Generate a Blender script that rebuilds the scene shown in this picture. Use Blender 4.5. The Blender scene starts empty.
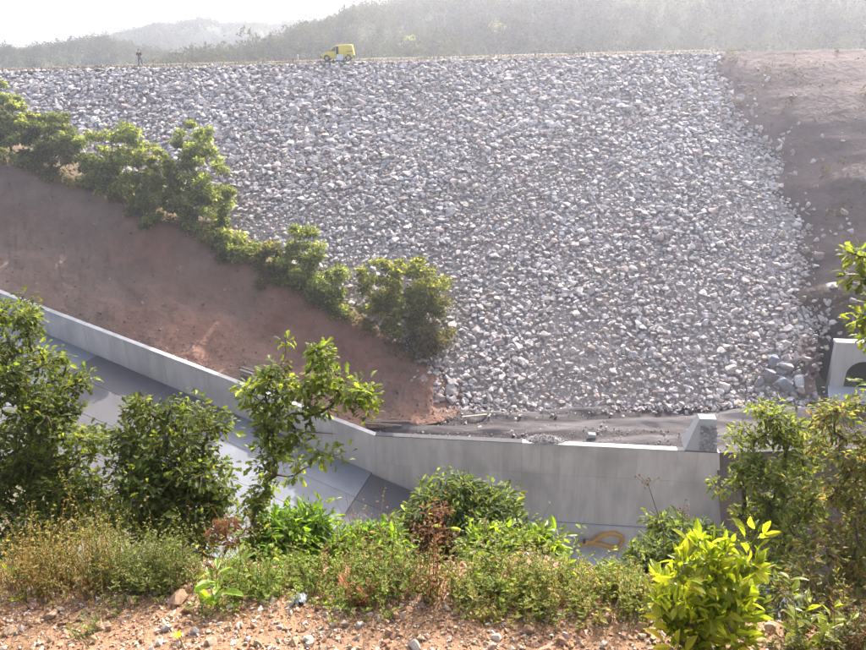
import bpy, bmesh, math, random
import numpy as np
from mathutils import Matrix, Vector

# ------------------------------------------------------------------ camera, sky, sun, exposure
S = bpy.context.scene
COL = S.collection
F = 740.0                                  # focal length in photo pixels (photo 866 x 650)
PITCH, ROLL = math.radians(21.7), math.radians(1.5)
SUN_EL, SUN_AZ = math.radians(38.0), math.radians(25.0)   # azimuth: degrees right of the view axis
HAZE_DENSITY, HAZE_G = 0.00105, 0.80
cp, sp_ = math.cos(PITCH), math.sin(PITCH)
R0, U0, FW = np.array([1., 0, 0]), np.array([0, sp_, cp]), np.array([0, cp, -sp_])
RV = R0 * math.cos(ROLL) - U0 * math.sin(ROLL)
UV = U0 * math.cos(ROLL) + R0 * math.sin(ROLL)
cam = bpy.data.cameras.new('camera')
cam.sensor_width = 36.0
cam.lens = 36.0 * F / 866.0
cam.clip_start, cam.clip_end = 0.05, 9000
camo = bpy.data.objects.new('camera', cam)
COL.objects.link(camo)
camo.matrix_world = Matrix(((RV[0], UV[0], -FW[0], 0), (RV[1], UV[1], -FW[1], 0), (RV[2], UV[2], -FW[2], 0), (0, 0, 0, 1)))
S.camera = camo

W = bpy.data.worlds.new('World')
S.world = W
W.use_nodes = True
wn = W.node_tree
sky = wn.nodes.new('ShaderNodeTexSky')
sky.sky_type = 'NISHITA'
sky.sun_disc = False
sky.sun_elevation = SUN_EL
sky.sun_rotation = SUN_AZ
sky.air_density, sky.dust_density, sky.ozone_density = 1.0, 6.0, 0.6
wn.links.new(sky.outputs[0], wn.nodes['Background'].inputs[0])
wn.nodes['Background'].inputs[1].default_value = 0.13
sd = np.array([math.cos(SUN_EL) * math.sin(SUN_AZ), math.cos(SUN_EL) * math.cos(SUN_AZ), math.sin(SUN_EL)])
sl = bpy.data.lights.new('sun', 'SUN')
sl.energy = 5.0
sl.angle = math.radians(0.5)
sl.color = (1.0, 0.93, 0.86)
so = bpy.data.objects.new('sun', sl)
COL.objects.link(so)
so.rotation_euler = Vector(-sd).to_track_quat('-Z', 'Y').to_euler()
so.location = (30, 60, 60)
S.view_settings.view_transform = 'Standard'
S.view_settings.look = 'None'
S.view_settings.exposure = 1.65
S.view_settings.gamma = 1.0
S.render.engine = 'CYCLES'
S.cycles.use_denoising = True
S.cycles.max_bounces = 6
S.cycles.diffuse_bounces = 3
S.cycles.transmission_bounces = 4
S.cycles.volume_bounces = 1
S.cycles.sample_clamp_indirect = 6

# ------------------------------------------------------------------ helpers
rng = np.random.default_rng(7)
random.seed(7)


def ray(px, py):
    return FW + RV * ((px - 433.0) / F) + UV * ((325.0 - py) / F)


def P(px, py, t):
    return ray(px, py) * t


def hit_z(px, py, z):
    r = ray(px, py)
    return r * (z / r[2])


def hit_plane(px, py, p0, n):
    r = ray(px, py)
    return r * (np.dot(p0, n) / np.dot(r, n))


def proj(V):
    V = np.asarray(V, float)
    d = V @ FW
    return 433 + F * (V @ RV) / d, 325 - F * (V @ UV) / d, d


def interp(x, xs, ys):
    return np.interp(x, xs, ys)


def vnoise(x, y, seed=0):
    x = np.asarray(x, float); y = np.asarray(y, float)
    xi, yi = np.floor(x).astype(np.int64), np.floor(y).astype(np.int64)
    fx, fy = x - xi, y - yi
    fx, fy = fx * fx * (3 - 2 * fx), fy * fy * (3 - 2 * fy)

    def h(a, b):
        n = (a * 374761393 + b * 668265263 + seed * 1442695041) & 0xFFFFFFFF
        n = ((n ^ (n >> 13)) * 1274126177) & 0xFFFFFFFF
        return ((n ^ (n >> 16)) & 0xFFFF) / 65535.0
    return ((h(xi, yi) * (1 - fx) + h(xi + 1, yi) * fx) * (1 - fy) + (h(xi, yi + 1) * (1 - fx) + h(xi + 1, yi + 1) * fx) * fy) * 2 - 1


def fbm(x, y, seed=0, octv=4):
    s = 0; a = 1.0
    for o in range(octv):
        s = s + a * vnoise(np.asarray(x) * 2 ** o, np.asarray(y) * 2 ** o, seed + o)
        a *= 0.5
    return s


def tag(o, label=None, cat=None, group=None, kind=None):
    if label: o['label'] = label
    if cat: o['category'] = cat
    if group: o['group'] = group
    if kind: o['kind'] = kind
    return o


def empty(name, loc=(0, 0, 0)):
    o = bpy.data.objects.new(name, None)
    o.empty_display_size = 0.1
    COL.objects.link(o)
    o.location = loc
    return o


class MB:
    """collects triangles (and colours) for one mesh object"""
    def __init__(s):
        s.v, s.f, s.c, s.n = [], [], [], 0

    def add(s, v, f, col=None):
        v = np.asarray(v, float).reshape(-1, 3)
        f = np.asarray(f, np.int64).reshape(-1, 3)
        s.v.append(v); s.f.append(f + s.n); s.n += len(v)
        if col is None: col = (1, 1, 1)
        col = np.asarray(col, float)
        if col.ndim == 1: col = np.tile(col, (len(v), 1))
        s.c.append(col)

    def quad(s, a, b, c, d, col=None):
        s.add([a, b, c, d], [[0, 1, 2], [0, 2, 3]], col)

    def hexa(s, b, t, col=None):
        """b: four bottom corners, t: four top corners (same winding)"""
        v = list(b) + list(t)
        f = []
        for q in ((3, 2, 1, 0), (4, 5, 6, 7), (0, 1, 5, 4), (1, 2, 6, 5), (2, 3, 7, 6), (3, 0, 4, 7)):
            f += [[q[0], q[1], q[2]], [q[0], q[2], q[3]]]
        s.add(v, f, col)

    def box(s, lo, hi, col=None):
        (x0, y0, z0), (x1, y1, z1) = lo, hi
        s.hexa([(x0, y0, z0), (x1, y0, z0), (x1, y1, z0), (x0, y1, z0)], [(x0, y0, z1), (x1, y0, z1), (x1, y1, z1), (x0, y1, z1)], col)

    def grid(s, pts, col=None):
        pts = np.asarray(pts, float)
        n, m = pts.shape[:2]
        i, j = np.meshgrid(np.arange(n - 1), np.arange(m - 1), indexing='ij')
        a = (i * m + j).ravel(); b = a + 1; c = a + m; d = c + 1
        f = np.concatenate([np.stack([a, c, b], 1), np.stack([b, c, d], 1)])
        s.add(pts.reshape(-1, 3), f, None if col is None else np.asarray(col).reshape(-1, 3) if np.ndim(col) > 1 else col)

    def tube(s, path, rad, k=6, col=None, cap=True):
        path = np.asarray(path, float); n = len(path)
        rad = np.broadcast_to(np.asarray(rad, float), (n,))
        tan = np.gradient(path, axis=0)
        tan /= np.linalg.norm(tan, axis=1, keepdims=True) + 1e-9
        ref = np.array([0.31, 0.17, 0.93]) if abs(tan[0][2]) < 0.8 else np.array([0.9, 0.3, 0.1])
        a = np.cross(tan, ref); a /= np.linalg.norm(a, axis=1, keepdims=True) + 1e-9
        b = np.cross(tan, a)
        th = np.arange(k) * 2 * math.pi / k
        V = path[:, None] + rad[:, None, None] * (a[:, None] * np.cos(th)[None, :, None] + b[:, None] * np.sin(th)[None, :, None])
        f = []
        for i in range(n - 1):
            for j in range(k):
                p, q = i * k + j, i * k + (j + 1) % k
                f += [[p, q, p + k], [q, q + k, p + k]]
        if cap:
            for j in range(1, k - 1):
                f.append([0, j + 1, j]); o = (n - 1) * k; f.append([o, o + j, o + j + 1])
        s.add(V, f, col)

    def inst(s, bv, bf, M, pos, col):
        """many copies of a base mesh: M (n,3,3), pos (n,3), col (n,3)"""
        n, m = len(pos), len(bv)
        V = np.einsum('nij,mj->nmi', M, bv) + pos[:, None]
        Fc = (bf[None] + (np.arange(n) * m)[:, None, None]).reshape(-1, 3)
        s.add(V.reshape(-1, 3), Fc, np.repeat(col, m, 0))

    def mesh(s, name, mat=None, smooth=False):
        me = bpy.data.meshes.new(name)
        v = np.concatenate(s.v); f = np.concatenate(s.f); c = np.concatenate(s.c)
        me.vertices.add(len(v)); me.vertices.foreach_set('co', v.astype(np.float32).ravel())
        me.loops.add(len(f) * 3); me.loops.foreach_set('vertex_index', f.astype(np.int32).ravel())
        me.polygons.add(len(f)); me.polygons.foreach_set('loop_start', (np.arange(len(f)) * 3).astype(np.int32))
        at = me.attributes.new('Col', 'FLOAT_COLOR', 'POINT')
        at.data.foreach_set('color', np.concatenate([c, np.ones((len(c), 1))], 1).astype(np.float32).ravel())
        me.update(calc_edges=True)
        me.polygons.foreach_set('use_smooth', np.full(len(f), smooth))
        if mat: me.materials.append(mat)
        return me

    def build(s, name, mat=None, parent=None, smooth=False):
        o = bpy.data.objects.new(name, s.mesh(name, mat, smooth))
        COL.objects.link(o)
        if parent:
            o.parent = parent
            o.matrix_parent_inverse = Matrix.Translation(-Vector(parent.location)) if parent.type == 'EMPTY' and parent.parent is None else Matrix()
        return o


def rand_rot(n, r=rng):
    q = r.normal(size=(n, 4)); q /= np.linalg.norm(q, axis=1, keepdims=True)
    w, x, y, z = q.T
    return np.stack([np.stack([1 - 2 * (y * y + z * z), 2 * (x * y - z * w), 2 * (x * z + y * w)], -1),
                     np.stack([2 * (x * y + z * w), 1 - 2 * (x * x + z * z), 2 * (y * z - x * w)], -1),
                     np.stack([2 * (x * z - y * w), 2 * (y * z + x * w), 1 - 2 * (x * x + y * y)], -1)], 1)


# ------------------------------------------------------------------ materials
def new_mat(name):
    m = bpy.data.materials.new(name)
    m.use_nodes = True
    nt = m.node_tree
    return m, nt, nt.nodes['Principled BSDF'], nt.links


def surf(name, col=None, rough=0.85, scale=3.0, var=0.35, detail=6, bump=0.0, bscale=None, spec=0.25, rnd=0.0, streak=None, stain=None, metal=0.0):
    """colour (or the mesh's own piece colours) with noise mottling, optional stains, per-object variation and bump"""
    m, nt, b, L = new_mat(name)
    N = nt.nodes
    b.inputs['Roughness'].default_value = rough
    b.inputs['Specular IOR Level'].default_value = spec
    b.inputs['Metallic'].default_value = metal
    if col is None:
        a = N.new('ShaderNodeAttribute'); a.attribute_name = 'Col'; src = a.outputs['Color']
    else:
        a = N.new('ShaderNodeRGB'); a.outputs[0].default_value = (*col, 1); src = a.outputs[0]
    tc = N.new('ShaderNodeTexCoord')
    mp = N.new('ShaderNodeMapping'); L.new(tc.outputs['Object'], mp.inputs['Vector'])
    if streak: mp.inputs['Scale'].default_value = streak
    no = N.new('ShaderNodeTexNoise'); no.inputs['Scale'].default_value = scale; no.inputs['Detail'].default_value = detail
    no.inputs['Roughness'].default_value = 0.65
    L.new(mp.outputs[0], no.inputs['Vector'])
    mr = N.new('ShaderNodeMapRange'); mr.inputs[1].default_value = 0.25; mr.inputs[2].default_value = 0.75
    mr.inputs[3].default_value = 1 - var; mr.inputs[4].default_value = 1 + var
    L.new(no.outputs['Fac'], mr.inputs[0])
    val = mr.outputs[0]
    if rnd:
        oi = N.new('ShaderNodeObjectInfo')
        m2 = N.new('ShaderNodeMapRange'); m2.inputs[3].default_value = 1 - rnd; m2.inputs[4].default_value = 1 + rnd
        L.new(oi.outputs['Random'], m2.inputs[0])
        mm = N.new('ShaderNodeMath'); mm.operation = 'MULTIPLY'; L.new(val, mm.inputs[0]); L.new(m2.outputs[0], mm.inputs[1]); val = mm.outputs[0]
    vm = N.new('ShaderNodeVectorMath'); vm.operation = 'SCALE'
    L.new(src, vm.inputs[0]); L.new(val, vm.inputs['Scale'])
    out = vm.outputs[0]
    if stain:                                         # (colour, scale, threshold, amount)
        sc, ss, th, am = stain
        n2 = N.new('ShaderNodeTexNoise'); n2.inputs['Scale'].default_value = ss; n2.inputs['Detail'].default_value = 8
        L.new(tc.outputs['Object'], n2.inputs['Vector'])
        m3 = N.new('ShaderNodeMapRange'); m3.inputs[1].default_value = th; m3.inputs[2].default_value = th + 0.18; m3.inputs[4].default_value = am
        L.new(n2.outputs['Fac'], m3.inputs[0])
        mx = N.new('ShaderNodeMix'); mx.data_type = 'RGBA'
        L.new(m3.outputs[0], mx.inputs['Factor']); L.new(out, mx.inputs['A']); mx.inputs['B'].default_value = (*sc, 1)
        out = mx.outputs['Result']
    L.new(out, b.inputs['Base Color'])
    if bump:
        n4 = N.new('ShaderNodeTexNoise'); n4.inputs['Scale'].default_value = bscale or scale * 3; n4.inputs['Detail'].default_value = 8
        L.new(mp.outputs[0], n4.inputs['Vector'])
        bp = N.new('ShaderNodeBump'); bp.inputs['Strength'].default_value = 0.8; bp.inputs['Distance'].default_value = bump
        L.new(n4.outputs['Fac'], bp.inputs['Height']); L.new(bp.outputs[0], b.inputs['Normal'])
    return m


def leaf_mat(name, trans=0.4, tint=(1.25, 1.15, 0.45), rough=0.45, spec=0.4):
    m, nt, b, L = new_mat(name)
    N = nt.nodes
    a = N.new('ShaderNodeAttribute'); a.attribute_name = 'Col'
    L.new(a.outputs['Color'], b.inputs['Base Color'])
    b.inputs['Roughness'].default_value = rough
    b.inputs['Specular IOR Level'].default_value = spec
    t = N.new('ShaderNodeBsdfTranslucent')
    vm = N.new('ShaderNodeVectorMath'); vm.operation = 'MULTIPLY'
    vm.inputs[1].default_value = tuple(2.1 * x for x in tint)
    L.new(a.outputs['Color'], vm.inputs[0]); L.new(vm.outputs[0], t.inputs['Color'])
    mx = N.new('ShaderNodeMixShader'); mx.inputs[0].default_value = trans
    L.new(b.outputs[0], mx.inputs[1]); L.new(t.outputs[0], mx.inputs[2])
    L.new(mx.outputs[0], N['Material Output'].inputs['Surface'])
    return m


M = dict(
    rock=surf('rock', None, 0.9, 2.2, 0.28, bump=0.05, bscale=7),
    rockbase=surf('rock_fill', (0.40, 0.35, 0.315), 0.95, 1.2, 0.3, bump=0.25, bscale=2.5),
    crest=surf('crest_dirt', (0.06, 0.05, 0.034), 0.95, 0.6, 0.4, bump=0.03),
    cut=surf('cut_earth', None, 0.95, 0.55, 0.30, bump=0.35, bscale=1.1, stain=((0.20, 0.145, 0.115), 0.16, 0.52, 0.5)),
    bench=surf('bench_dirt', None, 0.95, 0.9, 0.35, bump=0.12, bscale=1.6, streak=(0.35, 1.6, 1.0)),
    slope=surf('hillside_earth', None, 0.95, 0.4, 0.4, bump=0.3, bscale=1.3),
    ground=surf('ground_earth', None, 0.95, 9, 0.35, bump=0.012, bscale=60, stain=((0.15, 0.095, 0.06), 2.2, 0.52, 0.5)),
    gravel=surf('gravel', None, 0.9, 60, 0.22, bump=0.002, bscale=180),
    concrete=surf('concrete', (0.49, 0.48, 0.47), 0.85, 0.7, 0.22, bump=0.01, bscale=9, rnd=0.08, streak=(1.6, 1.6, 0.35), stain=((0.31, 0.30, 0.29), 0.33, 0.52, 0.65)),
    concrete_pale=surf('pale_concrete', (0.40, 0.405, 0.41), 0.85, 0.6, 0.14, bump=0.01, bscale=9, rnd=0.06, stain=((0.26, 0.26, 0.265), 0.45, 0.52, 0.6)),  # light grey concrete of some copings, end block, lump and culvert apron
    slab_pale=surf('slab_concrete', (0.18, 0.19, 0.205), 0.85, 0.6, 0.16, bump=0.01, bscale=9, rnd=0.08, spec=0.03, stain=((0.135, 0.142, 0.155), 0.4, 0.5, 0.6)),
    concrete_dark=surf('dark_concrete', (0.085, 0.084, 0.09), 0.85, 0.5, 0.2, bump=0.01, bscale=9, rnd=0.06, stain=((0.065, 0.062, 0.062), 0.5, 0.55, 0.6)),  # darker grey concrete of some slabs, the lower apron and some copings
    joint_and_shade=surf('joint_and_shade', (0.07, 0.07, 0.07), 0.9, 3, 0.2),
    timber=surf('timber', (0.30, 0.26, 0.21), 0.85, 3, 0.3, streak=(8, 8, 8), rnd=0.35),
    bark=surf('bark', (0.10, 0.075, 0.055), 0.95, 14, 0.4, bump=0.01, bscale=40),
    twig=surf('twig', (0.13, 0.095, 0.06), 0.9, 20, 0.3),
    hill=surf('hill_ground', (0.085, 0.10, 0.05), 0.95, 0.02, 0.4, bump=1.0, bscale=0.2),
    yellow=surf('yellow_paint', (0.78, 0.60, 0.06), 0.35, 2, 0.06, spec=0.5),
    white=surf('white_board', (0.75, 0.75, 0.76), 0.6, 3, 0.08),
    black=surf('black_plastic_and_shade', (0.018, 0.018, 0.02), 0.6, 5, 0.2),
    glass=surf('dark_glass', (0.05, 0.06, 0.07), 0.08, 2, 0.1, spec=0.6),
    metal=surf('wheel_metal', (0.45, 0.45, 0.46), 0.4, 5, 0.1, metal=0.6),
    orange=surf('orange_plastic', (0.52, 0.28, 0.05), 0.55, 8, 0.15),
    skin=surf('skin', (0.42, 0.26, 0.19), 0.7, 20, 0.05),
    jacket=surf('dark_jacket', (0.025, 0.027, 0.04), 0.9, 12, 0.2),
    trousers=surf('grey_trousers', (0.14, 0.13, 0.14), 0.9, 12, 0.15),
    hair=surf('hair', (0.02, 0.015, 0.012), 0.8, 30, 0.2),
    leaf=leaf_mat('leaf', 0.50, spec=0.22, rough=0.55),
    leaf_far=leaf_mat('far_leaf', 0.55, rough=0.7, spec=0.15),
    leaf_bright=leaf_mat('bright_leaf', 0.55, (1.2, 1.2, 0.30), 0.4),
    leaf_dry=leaf_mat('dry_leaf', 0.35, (1.15, 0.95, 0.65), 0.8, 0.1),
    forest=leaf_mat('forest_leaf', 0.3, rough=0.8, spec=0.1),
    petal=leaf_mat('petal', 0.3, (1, 1, 1), 0.6),
)

# ------------------------------------------------------------------ base shapes
def hull_rock(seed, n=13, flat=0.7, chop=0.8):
    r = np.random.default_rng(seed)
    p = r.normal(size=(n, 3)); p /= np.linalg.norm(p, axis=1, keepdims=True)
    p *= r.uniform(0.8, 1.1, (n, 1))
    p = np.clip(p, -chop, chop) * np.array([1.0, r.uniform(0.6, 0.9), flat * r.uniform(0.75, 1.1)])
    bm = bmesh.new()
    for q in p: bm.verts.new(q)
    res = bmesh.ops.convex_hull(bm, input=bm.verts)
    bmesh.ops.delete(bm, geom=[e for e in res['geom_interior'] if isinstance(e, bmesh.types.BMVert)], context='VERTS')
    bmesh.ops.triangulate(bm, faces=bm.faces)
    bm.verts.index_update()
    v = np.array([x.co for x in bm.verts]); f = np.array([[x.index for x in q.verts] for q in bm.faces])
    bm.free()
    return v, f


ROCKS = [hull_rock(100 + i, 15, 0.55, 0.74) for i in range(14)]
PEBBLES = [hull_rock(300 + i, 9, 0.65, 0.85) for i in range(10)]


def leaf_shape(st, fold=0.35, curl=0.15):
    v, f = [], []
    for i, (x, w) in enumerate(st):
        z = -curl * (x - 0.35) ** 2
        v += [(x, 0, z), (x, w, z + fold * w), (x, -w, z + fold * w)]
    for i in range(len(st) - 1):
        a, b = 3 * i, 3 * (i + 1)
        for s in (1, 2):
            q = [a, b, b + s, a + s] if s == 2 else [a, a + s, b + s, b]
            f += [[q[0], q[1], q[2]], [q[0], q[2], q[3]]]
    v, f = np.array(v, float), np.array(f)
    ok = [k for k, t in enumerate(f) if np.linalg.norm(np.cross(v[t[1]] - v[t[0]], v[t[2]] - v[t[0]])) > 1e-6]
    return v, f[ok]


LEAF = dict(
    oak=leaf_shape([(0, 0.005), (0.18, 0.11), (0.28, 0.06), (0.45, 0.22), (0.55, 0.12), (0.72, 0.26), (0.84, 0.14), (1, 0)], 0.3, 0.3),
    simple=leaf_shape([(0, 0.005), (0.25, 0.14), (0.55, 0.19), (0.82, 0.11), (1, 0)], 0.4, 0.3),
    small=leaf_shape([(0, 0.01), (0.45, 0.24), (1, 0)], 0.35, 0.2),
    broad=(np.array([(0, 0, 0), (0.5, 0.33, 0.06), (1, 0, -0.08), (0.5, -0.33, 0.06)], float), np.array([[0, 2, 1], [0, 3, 2]])),
)


def leaf_frames(d, r, flop=0.6):
    """orthonormal frames: x along d, z roughly up with random flop"""
    n = len(d)
    d = d / (np.linalg.norm(d, axis=1, keepdims=True) + 1e-9)
    up = np.tile([0, 0, 1.0], (n, 1)) + r.normal(size=(n, 3)) * flop
    y = np.cross(up, d); y /= np.linalg.norm(y, axis=1, keepdims=True) + 1e-9
    z = np.cross(d, y)
    return np.stack([d, y, z], -1)


def vary(cols, n, r, j=0.18):
    c = np.asarray(cols, float)[r.integers(0, len(cols), n)]
    return np.clip(c * (1 + r.normal(size=(n, 1)) * j) * (1 + r.normal(size=(n, 3)) * j * 0.3), 0.004, 0.95)

# ================================================================== LAYOUT
CREST_Y, CREST_Z, DAM_SLOPE = 97.0, -3.4, 1.42          # face falls 1 in 1.42 towards the camera
n_ = np.array([0, -1.0, DAM_SLOPE]); DN = n_ / np.linalg.norm(n_)          # face normal (toward camera and up)
DP0 = np.array([0, CREST_Y, CREST_Z])
def dam_hit(px, py): return hit_plane(px, py, DP0, DN)
def dam_pt(x, s):                                         # s: metres down the slope
    c = 1 / math.hypot(1, DAM_SLOPE)
    return np.stack([x, CREST_Y - s * DAM_SLOPE * c, CREST_Z - s * c], -1)
TOE = dam_hit(610, 409)
ZB = TOE[2] + 0.05                                          # bench level
A = hit_z(375, 436, ZB + 0.15); B = hit_z(718, 453, ZB + 0.15)
WD = B - A; WL = np.linalg.norm(WD); WD = WD / WL            # main wall direction (level)
WN = np.array([WD[1], -WD[0], 0.0])                            # outward normal, towards the camera
if WN[1] > 0: WN = -WN
ZF = hit_plane(610, 550, A, WN)[2]                           # basin floor
C = P(0, 293, 67.0)                                           # far chute wall top at the left frame edge
CD = C - A
CDh = np.array([CD[0], CD[1], 0]); CL = np.linalg.norm(CDh); CDh /= CL
CN = np.array([-CDh[1], CDh[0], 0.0])
if CN[1] > 0: CN = -CN
def chute_u(px, py):                                          # along-wall distance and height on the chute wall plane
    q = hit_plane(px, py, A, CN); return np.dot((q - A)[:2], CDh[:2]), q[2]
U1, Z1 = chute_u(372, 472); U2, Z2 = chute_u(83, 349)
CS = (Z2 - Z1) / (U2 - U1)
def chute_z(u): return Z1 + (u - U1) * CS                     # slab level along the wall
CTS = (C[2] - A[2]) / CL
def wall_top(u): return A[2] + u * CTS
UEND = 62.0
CW = 15.0                                                     # chute width
print('TOE', TOE, 'A', A, 'B', B, 'C', C, 'ZF', ZF, 'ZB', ZB, 'CS', CS, 'CTS', CTS, 'Z1', Z1, 'U1', U1, 'WL', WL)

# ================================================================== THE SETTING
# valley floor sheet under everything
b = MB(); b.grid([[(x, y, ZF - 2.0) for x in np.linspace(-1500, 1500, 7)] for y in np.linspace(-150, 2500, 7)])
tag(b.build('valley_ground', M['hill']), 'dark valley floor far below the hills', kind='structure')

# --- foreground ground: knoll with a rounded lip, then the slope down to the basin
def lip_y(x):
    x = np.asarray(x, float)
    return 2.42 - 0.40 * np.clip((x - 0.35) / 0.7, 0, 1.3) + 0.07 * vnoise(x * 2.2, 0 * x, 3)
def floor_edge(x):
    """where the slope below the camera ends: Y and Z of the near side of the chute and basin"""
    x = np.asarray(x, float)
    p = A[:2] + CN[:2] * CW
    u = (p[0] - x) / (-CDh[0]) * 1.0
    u = np.maximum(u, 0)
    yy = np.where(x < p[0], p[1] + u * CDh[1], p[1] - 1.0)
    zz = np.where(x < p[0], chute_z(u) - 0.5, np.maximum(ZF, Z1 - (x - p[0]) * 0.36) - 0.5)
    return yy, zz
def ground_z(x, y):
    x = np.asarray(x, float); y = np.asarray(y, float)
    ly = lip_y(x)
    near = -1.57 - 0.165 * np.minimum(y, ly) + 0.018 * fbm(x * 1.7, y * 1.7, 11, 4)
    ey, ez = floor_edge(x)
    k = np.clip((y - ly) / (ey - ly), 0, 1)
    zl = -1.57 - 0.165 * ly
    drop = (zl - ez) * k
    sl = np.clip((y - ly) / 0.5, 0, 1) ** 1.5
    far = -drop - 0.38 * sl + 0.35 * fbm(x * 0.35, y * 0.35, 21, 3) * np.clip((y - ly) / 5, 0, 1)
    return near + np.where(y > ly, far, 0)
def gline(lo, hi, n, near, k=1.6):
    t = np.linspace(-1, 1, n); return None
xs = np.concatenate([np.linspace(-75, -6, 60), np.linspace(-5.5, -2.6, 14), np.linspace(-2.55, 2.2, 160), np.linspace(2.5, 6, 14), np.linspace(7, 75, 60)])
ys = np.concatenate([np.linspace(-25, 0.6, 20), np.linspace(0.7, 3.4, 110), np.linspace(3.5, 8, 30), np.linspace(9, 60, 60)])
X, Y = np.meshgrid(xs, ys, indexing='ij')
ey, ez = floor_edge(X)
Z = ground_z(X, Y)
kg = np.clip((Y - lip_y(X) - 0.1) / 0.5 + 0.4 * fbm(X * 2, Y * 2, 13, 3), 0, 1)[..., None]
b = MB(); b.grid(np.stack([X, Y, Z], -1), (1 - kg) * np.array([0.215, 0.125, 0.072]) + kg * np.array([0.085, 0.075, 0.045]))
ground = tag(b.build('ground', M['ground'], smooth=True), 'stony reddish earth at the edge of the knoll', kind='structure')

# --- bench of dirt behind the basin wall, up to the toe of the dam
bx = np.linspace(-22, 75, 200); bv = np.linspace(0, 1, 36)
def bench_front(x): return A[1] + (x - A[0]) * WD[1] / WD[0] + 0.45
GX, GV = np.meshgrid(bx, bv, indexing='ij')
y0 = bench_front(np.minimum(GX, B[0])); y1 = TOE[1] + 1.5
GY = y0 + (y1 - y0) * GV
rut = np.sin((GY + 0.9 * np.sin(GX * 0.13 + 0.6)) * 2.3) * 0.16
GZ = ZB + rut * np.clip(GV * 4, 0, 1) + 0.20 * fbm(GX * 0.3, GY * 1.1, 31, 5) * np.clip(GV * 5, 0, 1) - 0.12
dk = np.clip(0.5 + 0.6 * fbm(GX * 0.08, GY * 0.75, 41, 3), 0, 1)[..., None]
dk = np.clip(dk + 0.45 * np.sin((GY + 1.1 * np.sin(GX * 0.13 + 0.6)) * 2.3)[..., None], 0, 1)
cc = dk * np.array([0.105, 0.096, 0.096]) + (1 - dk) * np.array([0.038, 0.031, 0.031])
b = MB(); b.grid(np.stack([GX, GY, GZ], -1), cc)
tag(b.build('bench', M['bench'], smooth=True), 'rutted grey brown dirt track behind the basin wall', kind='structure')

# earth bank falling from the bench to the basin right of the wall end
t = np.linspace(0, 1, 26); xx = np.linspace(B[0] + 0.1, 75, 60)
TX, TT = np.meshgrid(xx, t, indexing='ij')
BY = bench_front(B[0]) + 0.2 - TT * 5.0 - (TX - B[0]) * 0.12 + 0.5 * fbm(TX * 0.4, TT * 3, 51, 3) * np.clip(TT * 4, 0, 1)
BZ = ZB - 0.2 + TT * (ZF - 0.6 - ZB)
b = MB(); b.grid(np.stack([TX, BY, BZ], -1), (0.10, 0.072, 0.058))
tag(b.build('earth_bank', M['slope'], smooth=True), 'dark earth bank dropping beside the end of the wall', kind='structure')
# basin floor
p0 = A + WN * 0.0
b = MB(); q0 = np.array([A[0] + 6, 0, 0])
b.quad((A[0] - 8, 20, ZF - 0.01), (78, 20, ZF - 0.01), (78, 62, ZF - 0.01), (A[0] - 8, 62, ZF - 0.01))
tag(b.build('basin_floor', M['concrete']), 'grey concrete floor of the stilling basin', kind='structure')

# --- brown cut slope between chute wall and the bush line
kp = np.array([-260, -150, 0, 83, 152, 239, 356, 430, 492.])
bot = [A + CDh * u + np.array([0, 0, u * CTS - 0.25]) - CN * 0.45 for u in [chute_u(px, py)[0] for px, py in ((-260, 194), (-150, 236), (0, 293), (83, 330), (152, 358), (239, 397), (356, 430))]]
bot += [hit_z(430, 424, ZB - 0.1), hit_z(496, 409, ZB - 0.1)]
top_px = [(-260, 70, 84), (-150, 112, 81), (0, 163, 77), (95, 192, 75), (200, 238, 72.5), (300, 292, 70), (385, 345, 68), (440, 378, 66.8), (487, 406, 65.6)]
top = [P(*q) for q in top_px]
kk = np.linspace(0, 8, 420); vv = np.linspace(0, 1, 60)
bi = np.stack([np.interp(kk, range(9), [q[i] for q in bot]) for i in range(3)], -1)
ti = np.stack([np.interp(kk, range(9), [q[i] for q in top]) for i in range(3)], -1)
G = bi[:, None] * (1 - vv)[None, :, None] + ti[:, None] * vv[None, :, None]
w = np.sin(vv * math.pi)[None, :]
amp = np.clip((8 - kk) / 2.0, 0.05, 1)[:, None]
gul = fbm(kk[:, None] * 3.2, vv[None, :] * 1.1 + 0 * kk[:, None], 61, 4)
rill = np.abs(vnoise(kk[:, None] * 13 + 0.8 * vnoise(kk[:, None] * 3, vv[None, :] * 4, 64), vv[None, :] * 1.3 + 0 * kk[:, None], 63)) + 0.5 * np.abs(vnoise(kk[:, None] * 31, vv[None, :] * 3.0, 65))
G[..., 1] += (-0.55 * gul + 0.35 * rill) * w * amp
G[..., 2] += 0.5 * fbm(kk[:, None] * 2.1, vv[None, :] * 3, 66, 4) * w * amp - 0.9 * np.sin(vv * math.pi * 0.9) ** 2 * amp
mixg = np.clip(0.5 + 0.5 * fbm(kk[:, None] * 1.4, vv[None, :] * 2.5, 71, 3) - 0.10 * (4 - kk)[:, None], 0, 1)[..., None]
cutc = mixg * np.array([0.215, 0.110, 0.076]) + (1 - mixg) * np.array([0.18, 0.122, 0.090])
back = ti.copy(); back[:, 1] += 9.0; back[:, 2] += 0.4
mid = ti.copy(); mid[:, 1] += 2.0; mid[:, 2] += 0.5 + 0.4 * vnoise(kk * 3, kk * 0, 9)
G = np.concatenate([G, mid[:, None], back[:, None]], 1)
cutc = np.concatenate([cutc, np.tile([0.11, 0.078, 0.05], (len(kk), 2, 1))], 1)
b = MB(); b.grid(G, cutc)
cuto = tag(b.build('cut_slope', M['cut'], smooth=True), 'reddish brown earth cut above the chute wall', kind='structure')
r = np.random.default_rng(19); nn = 2600
ci_ = r.integers(20, 415, nn); cj_ = np.minimum(59, (r.uniform(0, 1, nn) ** 2.2 * 59).astype(int))
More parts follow.
